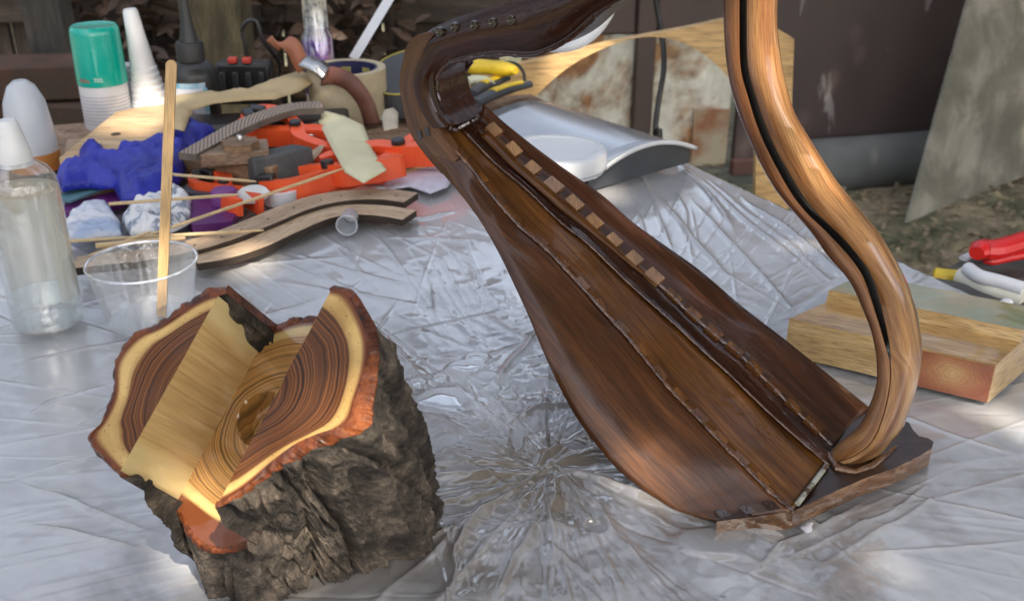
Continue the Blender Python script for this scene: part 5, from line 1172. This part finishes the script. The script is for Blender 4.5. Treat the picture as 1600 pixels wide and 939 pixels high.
mb = MB(); tube(mb, [P(x, y, .0345) for x, y in crv([(588, 128), (592, 100), (620, 84), (660, 76), (680, 90), (680, 130), (640, 146), (600, 146), (588, 128)], 40)], .0012, 6); build(mb, 'rim', pl('yellow_rim', (.5, .42, .08), .5), hs)
M_yel = pl('yellow_plastic', (.78, .55, .03), .35, (.70, .48, .02), 10)
M_gry = pl('grey_grip', (.06, .065, .075), .5, (.045, .05, .06), 20)
plr = thing('pliers', 'pair of pliers with grey and yellow grips seen under the harp neck', 'pliers', P(780, 150, SZ))
for (pts, wd) in (([(738, 148), (752, 137), (775, 128), (792, 122)], 11), ([(742, 162), (770, 148), (800, 138), (828, 132)], 11)):
    c3 = [P(x, y, .014) for x, y in crv(pts, 16)]; rr_ = [wd * .00085 * (.7 + .35 * math.sin(math.pi * min(1, .15 + i / 16))) for i in range(16)]
    mb = MB(); tube(mb, c3, rr_, 12, flat=.7); h_ = build(mb, 'handle', M_gry, plr)
    mb = MB(); tube(mb, [c + Vector((0, -.001, .0052)) for c in c3[5:14]], [v * .62 for v in rr_[5:14]], 10, flat=.5); build(mb, 'grip_inlay', M_yel, h_)
mb = MB(); tube(mb, [P(x, y, .012) for x, y in crv([(738, 155), (715, 160), (690, 158)], 8)], .006, 10, flat=.6); build(mb, 'jaw', M_steel, plr)
ysd = thing('screwdriver', 'screwdriver with a thick yellow handle behind the pliers', 'screwdriver', P(770, 118, SZ))
mb = MB(); c3 = [P(x, y, .030) for x, y in crv([(722, 104), (740, 104), (768, 106), (800, 110), (806, 112)], 20)]; tube(mb, c3, [.006, .010, .0125, .014, .0145, .0145, .0145, .014, .0135, .013, .013, .013, .0135, .014, .014, .0135, .0125, .011, .009, .005], 14, flat=.75); build(mb, 'handle', M_yel, ysd)
mb = MB(); tube(mb, [P(x, y, .022) for x, y in ((722, 106), (680, 104))], .003, 8); build(mb, 'shaft', M_steel, ysd)
mb = MB(); tube(mb, crv([tuple(P(786, 98, .030)), tuple(P(806, 100, .034)), tuple(P(818, 114, .026)), tuple(P(820, 134, .010))], 20), .0022, 8); build(mb, 'lanyard', M_blackp, ysd)
crh = MB(); tube(crh, [P(x, y, .016) for x, y in ((730, 128), (745, 126), (758, 128), (766, 132))], [.008, .0095, .0095, .007], 12, flat=.8); tag(build(crh, 'cream_tool', pl('cream_plastic', (.62, .63, .46), .4)), 'short cream plastic tool between the screwdriver and the pliers', 'tool')

# ---- kitchen scale
b0, b1 = P(925, 300, SZ), P(1083, 256, SZ); u_ = (b1 - b0); W = u_.length; u_.normalize(); v_ = Vector((-u_.y, u_.x, 0)); LN = .215
scl = thing('kitchen_scale', 'silver kitchen scale with an arched body and round white weighing plate', 'scale', (b0 + b1) / 2 + v_ * .1)
def arch_z(s): return .006 + .026 * math.sin(math.pi * min(1, max(0, .06 + s * .86))) ** .8
prof = [(s, arch_z(s)) for s in np.linspace(0, 1, 24)]
def shell(s, z, l): return b0 + u_ * (W * s) + v_ * l + Vector((0, 0, z))
M_silver = pl('satin_silver', (.55, .57, .59), .24, (.50, .52, .54), 4, metal=.75)
mb = MB(); grid(mb, [[shell(s, z, l) for s, z in prof] for l in np.linspace(0, LN, 12)], flip=True); build(mb, 'housing', M_silver, scl, smooth=60, solid=.0015)
mb = MB(); grid(mb, [[shell(s, z + .0012, l) for s, z in prof] for l in (-.0035, .0)], flip=True); build(mb, 'front_trim', M_white, scl, smooth=60, solid=.004)
mb = MB(); grid(mb, [[shell(s, z * f - .0005, .006) for s, z in prof] for f in (0, 1)]); build(mb, 'end_panel', pl('charcoal_panel', (.05, .055, .065), .4), scl, smooth=60)
pc = P(866, 232, .046); lathe_obj('plate_ring', [(.030, .020), (.0505, .026), (.052, .030), (.052, .0435), (.0505, .0455), (.044, .046), (.0432, .0445), (1e-5, .0440)], T4((pc.x, pc.y, 0)), M_white, scl, 64)
lathe_obj('plate_groove', [(.0505, .0285), (.0525, .0288), (.0525, .0300), (.0505, .0303)], T4((pc.x, pc.y, 0)), M_silver, scl, 64)

# ---- hanging black cable and white cable
mb = MB(); tube(mb, crv([tuple(PY(1012, -70, 1.75)), tuple(PY(1028, 20, 1.75)), tuple(PY(1036, 70, 1.74)), tuple(PY(1037, 110, 1.72)), tuple(PY(1028, 165, 1.7)), tuple(PY(1024, 210, 1.68)), tuple(PY(1032, 245, 1.66)), (PY(1050, 400, 1.66).x, 1.66, GZ + .01)], 60), .0048, 10)
tag(build(mb, 'power_cable', M_blackp), 'black cable hanging down in front of the rusty gate', 'cable')
mb = MB(); tube(mb, crv([tuple(PY(985, -60, 1.0)), tuple(PY(962, -2, 1.0)), tuple(PY(945, 32, 1.0)), tuple(PY(922, 58, 1.0)), tuple(PY(890, 73, 1.0)), tuple(PY(850, 72, 1.02)), tuple(PY(800, 50, 1.05)), tuple(PY(740, 60, 1.1)), tuple(PY(690, 120, 1.14)), tuple(P(670, 215, .008))], 70), .0048, 10)
tag(build(mb, 'white_cable', M_white), 'thick white cable curving out from behind the harp neck', 'cable')

# ---- clear bottle in front at the left
p, k, kv = upright(77, 503, SZ); btl = thing('clear_bottle', 'clear plastic bottle with a white nozzle and a little liquid, at the left front', 'bottle', p); M = T4(p); r = 53 * k
lathe_obj('bottle_wall', [(1e-5, 0), (r * .86, 0), (r * .97, 4 * kv), (r, 12 * kv), (r, 195 * kv), (r * .96, 208 * kv), (r * .80, 222 * kv), (r * .52, 232 * kv), (r * .44, 236 * kv)], M, clear('bottle_clear', (.95, .96, .95), .07, .04, .5, .05, (.8, .82, .8)), btl, 48)
lathe_obj('liquid', capped([(r * .84, 1.5 * kv), (r * .94, 6 * kv), (r * .955, 44 * kv)]), M, clear('clear_liquid', (.86, .88, .87), .16, .03, .6), btl, 48)
build(patch(M, r * .985, R(-38), R(175), 42 * kv, 195 * kv, 40), 'label', clear('cream_label', (.93, .92, .86), .05, .3, .2, .42, (.74, .72, .64)), btl, smooth=60)
lathe_obj('nozzle', capped([(r * .46, 229 * kv), (r * .46, 246 * kv), (r * .42, 252 * kv), (r * .34, 270 * kv), (r * .26, 286 * kv), (r * .20, 289 * kv)]), M, M_white, btl)

# ---- clear cup and stir stick
p, k, kv = upright(236, 499, SZ); cup = thing('plastic_cup', 'clear plastic cup with fluted walls beside the log', 'cup', p); M = T4(p)
ht = 88 * kv; r0, r1 = 62 * k, 83 * k * .98; mb = MB(); rows = []
for j, f in enumerate(np.linspace(0, 1, 20)):
    rows.append([M @ Vector(((r0 + (r1 - r0) * f + .00025 * math.cos(24 * a) * (1 if .15 < f < .8 else 0)) * math.cos(a), (r0 + (r1 - r0) * f + .00025 * math.cos(24 * a) * (1 if .15 < f < .8 else 0)) * math.sin(a), ht * f)) for a in np.linspace(0, 2 * math.pi, 144, endpoint=False)])
grid(mb, rows, close=True); M_cup = clear('cup_clear', (.955, .965, .975), .2, .06, .6, .09, (.8, .82, .85), 260); build(mb, 'cup_wall', M_cup, cup, smooth=60)
lathe_obj('cup_floor', [(1e-5, .001), (r0, .001)], M, M_cup, cup, 48)
mb = MB(); tube(mb, [M @ Vector((r1 * math.cos(a), r1 * math.sin(a), ht)) for a in np.linspace(0, 2 * math.pi, 72)], .0011, 8, cap=False); build(mb, 'rim', clear('cup_rim', (.9, .92, .94), .35, .12, .85, .22, (.85, .87, .9)), cup)
lathe_obj('resin_residue', [(1e-5, .0022), (r0 * .97, .0022), (r0 * 1.03, .006)], M, clear('residue', (.85, .87, .88), .2, .06, .6, .06, (.7, .7, .7), 300), cup, 48)
a, b_ = P(252, 494, .006), PY(268, 94, .755); t_ = (b_ - a).normalized(); wv = Vector((1, .1, 0)); wv = (wv - t_ * wv.dot(t_)).normalized(); dn = t_.cross(wv).normalized(); Lk = (b_ - a).length; hw = .0038
mb = MB(); pts = [(-hw * .92, 0), (hw * .92, 0), (hw, Lk - hw)] + [(hw * math.cos(q), Lk - hw + hw * math.sin(q)) for q in np.linspace(.2, math.pi - .2, 10)] + [(-hw, Lk - hw)]
prism(mb, [a + wv * x + t_ * y - dn * .001 for x, y in pts], dn * .0026); mb.uv = [((Vector(v) - a).dot(t_), (Vector(v) - a).dot(wv)) for v in mb.v]
st = build(mb, 'stir_stick', M_stick, smooth=0, bevel=.0005); tag(st, 'flat wooden stir stick standing in the clear cup', 'stick')
# ---- stepped pine timber, glossy with resin
f0, f1 = P(1226, 554, SZ), P(1538, 628, SZ); u_ = (f1 - f0).normalized(); v_ = Vector((-u_.y, u_.x, 0)); 
def tb(s, a, z): return f0 + u_ * s + v_ * a + Vector((0, 0, z))
LT = (f1 - f0).length; L2 = LT + .002
prof = [(0, 0), (0, .0285), (.036, .0300), (.0375, .0390), (.072, .0415), (.076, .0)]
tm = thing('timber_block', 'stepped block of pale pine with a mirror glossy resin top, right of the harp pillar', 'timber', tb(LT / 2, .035, 0))
M_tfront = wood('varnished_pine', [(.28, (.40, .24, .09)), (.5, (.56, .38, .17)), (.75, (.68, .50, .26))], 9, 90, .25, .8, .06, .2, kind='UV', dist=2.2)
def resin_top():
    m, nt, b = newmat('resin_top'); setp(b, rough=.08, spec=1.0, coat=1, cr=.01); mp = coords(nt, 'Object', (6, 14, 6)); n = noise_n(nt, mp, 3, 3); r = ramp(nt, [(.4, (.34, .27, .13)), (.6, (.24, .25, .13))]); nt.links.new(n.outputs[0], r.inputs[0]); nt.links.new(r.outputs[0], b.inputs['Base Color'])
    bump(nt, b, noise_n(nt, coords(nt), 30, 2).outputs[0], .06, .001); return m
M_rt = resin_top()
n_ = 24
def tgrid(i0, i1, m, name, nu=24):
    mb = MB(); (a0, z0), (a1, z1) = prof[i0], prof[i1]; rows = []
    for s in np.linspace(0, 1, nu):
        r_ = []
        for f in np.linspace(0, 1, 6):
            aa, zz = a0 + (a1 - a0) * f, z0 + (z1 - z0) * f
            x0 = aa * .45; r_.append(tb(x0 + (L2 + aa * .28 - x0) * s, aa, zz + .0004 * noise.noise(Vector((s * 9, f * 2, i0)))))
        rows.append(r_)
    grid(mb, rows, flip=True); return build(mb, name, m, tm, smooth=40)
tgrid(0, 1, M_tfront, 'front_face'); tgrid(1, 2, wood('varnished_ledge', [(.28, (.30, .15, .045)), (.5, (.46, .27, .095)), (.75, (.58, .38, .16))], 9, 80, .16, 1, .02, .2, kind='UV', dist=3.5, coatbump=.04), 'lower_ledge'); tgrid(2, 3, M_tfront, 'step_face'); tgrid(3, 4, M_rt, 'upper_top'); tgrid(4, 5, M_tfront, 'back_face')
for e in (0, 1):
    mb = MB(); vs = [tb(aa * .45 if e == 0 else L2 + aa * .28, aa, z) for aa, z in prof]; mb.add(vs, [tuple(range(6)) if e else tuple(range(5, -1, -1))], 0, [(p_[0], p_[1]) for p_ in prof]); build(mb, 'end_face', M_tfront, tm, smooth=0)
# red ringed end piece let into the front
def redring():
    m, nt, b = newmat('red_ringed_grain'); setp(b, rough=.3, coat=.6, cr=.06); mp = coords(nt, 'Object', (1, 1, 1.5)); nz = noise_n(nt, mp, 45, 4, .6)
    sv_ = N(nt, 'VectorMath', operation='SCALE'); sv_.inputs['Scale'].default_value = .016; nt.links.new(nz.outputs['Color'], sv_.inputs[0]); av = N(nt, 'VectorMath', operation='ADD'); nt.links.new(mp.outputs[0], av.inputs[0]); nt.links.new(sv_.outputs[0], av.inputs[1])
    sb_ = N(nt, 'VectorMath', operation='SUBTRACT'); nt.links.new(av.outputs[0], sb_.inputs[0]); sb_.inputs[1].default_value = (.008, .008, .008); ln = N(nt, 'VectorMath', operation='LENGTH'); nt.links.new(sb_.outputs[0], ln.inputs[0])
    fq = N(nt, 'Math', operation='MULTIPLY'); nt.links.new(ln.outputs['Value'], fq.inputs[0]); fq.inputs[1].default_value = 330; fr = N(nt, 'Math', operation='FRACT'); nt.links.new(fq.outputs[0], fr.inputs[0])
    r1 = ramp(nt, [(.0, (.55,) * 3), (.15, (1,) * 3), (.7, (1.1,) * 3), (1, (.55,) * 3)]); nt.links.new(fr.outputs[0], r1.inputs[0])
    r0 = ramp(nt, [(.0, (.55, .35, .16)), (.009, (.46, .24, .10)), (.013, (.40, .17, .075)), (.024, (.28, .09, .045)), (.05, (.33, .13, .06))]); nt.links.new(ln.outputs['Value'], r0.inputs[0])
    m2 = mixc(nt, .42, r0.outputs[0], r1.outputs[0], 'MULTIPLY'); nt.links.new(m2.outputs[2], b.inputs['Base Color']); return m
mb = MB(); rows = [[tb(s, -.0007, z) for z in np.linspace(.0005, .0272, 6)] for s in np.linspace(LT * .62, L2 - .0005, 20)]; grid(mb, rows, flip=True); o = build(mb, 'knot_grain', redring(), tm, loc=tb(LT * .83, -.0007, .016), smooth=40)

# ---- stool with tools at the right
stz = -.032; sp_ = [P(x, y, stz) for x, y in ((1428, 446), (1520, 398), (1700, 398), (1760, 560), (1560, 560))]
sto = thing('stool', 'low dark stool behind the bench edge at the far right', 'stool', (sp_[0] + sp_[2]) / 2 * 1 + Vector((0, 0, GZ - stz)))
mb = MB(); prism(mb, sp_, Vector((0, 0, -.03))); build(mb, 'seat', wood('stool_wood', [(.3, (.05, .045, .04)), (.55, (.10, .09, .08)), (.75, (.17, .15, .13))], 8, 60, .7, kind='Object'), sto, bevel=.002)
ctr = sum(sp_, Vector()) / 5
for q in (sp_[0], sp_[1], sp_[2], sp_[3]):
    c = ctr + (q - ctr) * .82; mb = MB(); box(mb, (c.x, c.y, (GZ + stz - .03) / 2), .03, .03, stz - .031 - GZ); build(mb, 'leg', M_dkwood, sto, bevel=.002)
def tubepx(pts, z, rad, flat=1, n=14, seg=10):
    mb = MB(); return tube(mb, [P(x, y, z) for x, y in crv(pts, n)], rad, seg, flat=flat)
ck = thing('utility_knife', 'yellow and black utility knife lying on the stool at the right', 'knife', P(1480, 430, stz))
build(tubepx([(1457, 428), (1470, 430), (1490, 432), (1502, 432)], stz + .007, [.004] + [.0085] * 12 + [.006], .7), 'handle', M_yel, ck)
build(tubepx([(1500, 431), (1512, 428), (1524, 424)], stz + .007, .006, .7), 'grip', M_blackp, ck)
build(tubepx([(1446, 436), (1458, 430)], stz + .006, .0025, .4), 'blade', M_steel, ck)
gt = MB(); tube(gt, [P(x, y, stz + .012) for x, y in crv([(1498, 432), (1520, 440), (1545, 452), (1600, 470)], 10)], .0085, 14); tag(build(gt, 'glue_stick', pl('ivory_stick', (.74, .73, .62), .35)), 'fat ivory glue stick beside the utility knife', 'glue stick')
gt = MB(); tube(gt, [P(x, y, stz + .022) for x, y in crv([(1512, 420), (1530, 432), (1560, 440), (1600, 452)], 10)], .0062, 14); tag(build(gt, 'white_tube', M_white), 'slim white tube lying across the ivory glue stick', 'tube')
for i, (pp, lb) in enumerate((([(1528, 478), (1545, 466), (1575, 452)], 'white cable tie crossing the dark stool nearest the timber block'), ([(1505, 404), (1525, 395), (1545, 388)], 'white cable tie sticking out under the red pliers'), ([(1545, 492), (1575, 470)], 'short white strip at the front of the stool'))):
    gt = tubepx(pp, stz + .006 + .004 * i, .0045, .5); tag(build(gt, 'cable_tie', M_white), lb, 'cable tie', 'white strips on the stool')
bl = MB(); box(bl, P(1525, 470, stz + .006), .075, .045, .010, R(-30)); tag(build(bl, 'black_pouch', pl('black_foil', (.03, .03, .032), .4, (.09, .09, .09), 60, 120, .5), bevel=.002), 'dark foil pouch under the white strips on the stool', 'pouch')
rp = thing('red_pliers', 'bright red handled pliers at the right edge of the picture', 'pliers', P(1560, 395, stz))
M_red = pl('bright_red', (.72, .02, .02), .3, (.62, .015, .015), 10)
build(tubepx([(1526, 396), (1535, 390), (1552, 391), (1575, 385), (1610, 374)], stz + .022, [.007] + [.0105] * 12 + [.008], .9), 'handle', M_red, rp)
build(tubepx([(1538, 405), (1552, 407), (1575, 402), (1610, 396)], stz + .011, [.004] + [.005] * 12 + [.004], .9), 'handle', M_red, rp)
build(tubepx([(1610, 379), (1650, 372)], stz + .02, .008, .6), 'jaw', M_steel, rp)

# ---- pools of spilled resin on the sheet
M_res = clear('clear_resin', (.93, .95, .95), .28, .02, .75)
dl = ['small round resin drop right of the log', 'largest spilled resin pool right of the log', 'tiny resin drop beside the small round one', 'long resin splash above the largest pool', 'resin splash farthest from the log', 'milky resin drop under the harp foot', 'wide resin puddle in front of the harp heel']
drops = [(*d, l) for d, l in zip(DROPS, dl[:6])]
for i, (px, py, rx, ry, lb) in enumerate(drops):
    rn = random.Random(i); ph = [rn.uniform(0, 6.28) for _ in range(4)]; pts = []
    for a in np.linspace(0, 2 * math.pi, 40, endpoint=False):
        m_ = 1 + .18 * math.sin(2 * a + ph[0]) + .13 * math.sin(3 * a + ph[1]) + .08 * math.sin(5 * a + ph[2]); pts.append(P(px + rx * m_ * math.cos(a), py + ry * m_ * math.sin(a), .002).to_2d())
    V, F, D = cdt(pts, .002, i); mb = MB(); mb.add([(x, y, .0016 + .0012 * min(1, d / .003) ** .5) for (x, y), d in zip(V, D)], F)
    tag(build(mb, 'resin_drop', pl('milky_resin', (.75, .76, .8), .1) if i == 5 else M_res, smooth=60), lb, 'resin drop', 'spilled resin drops on the sheet')
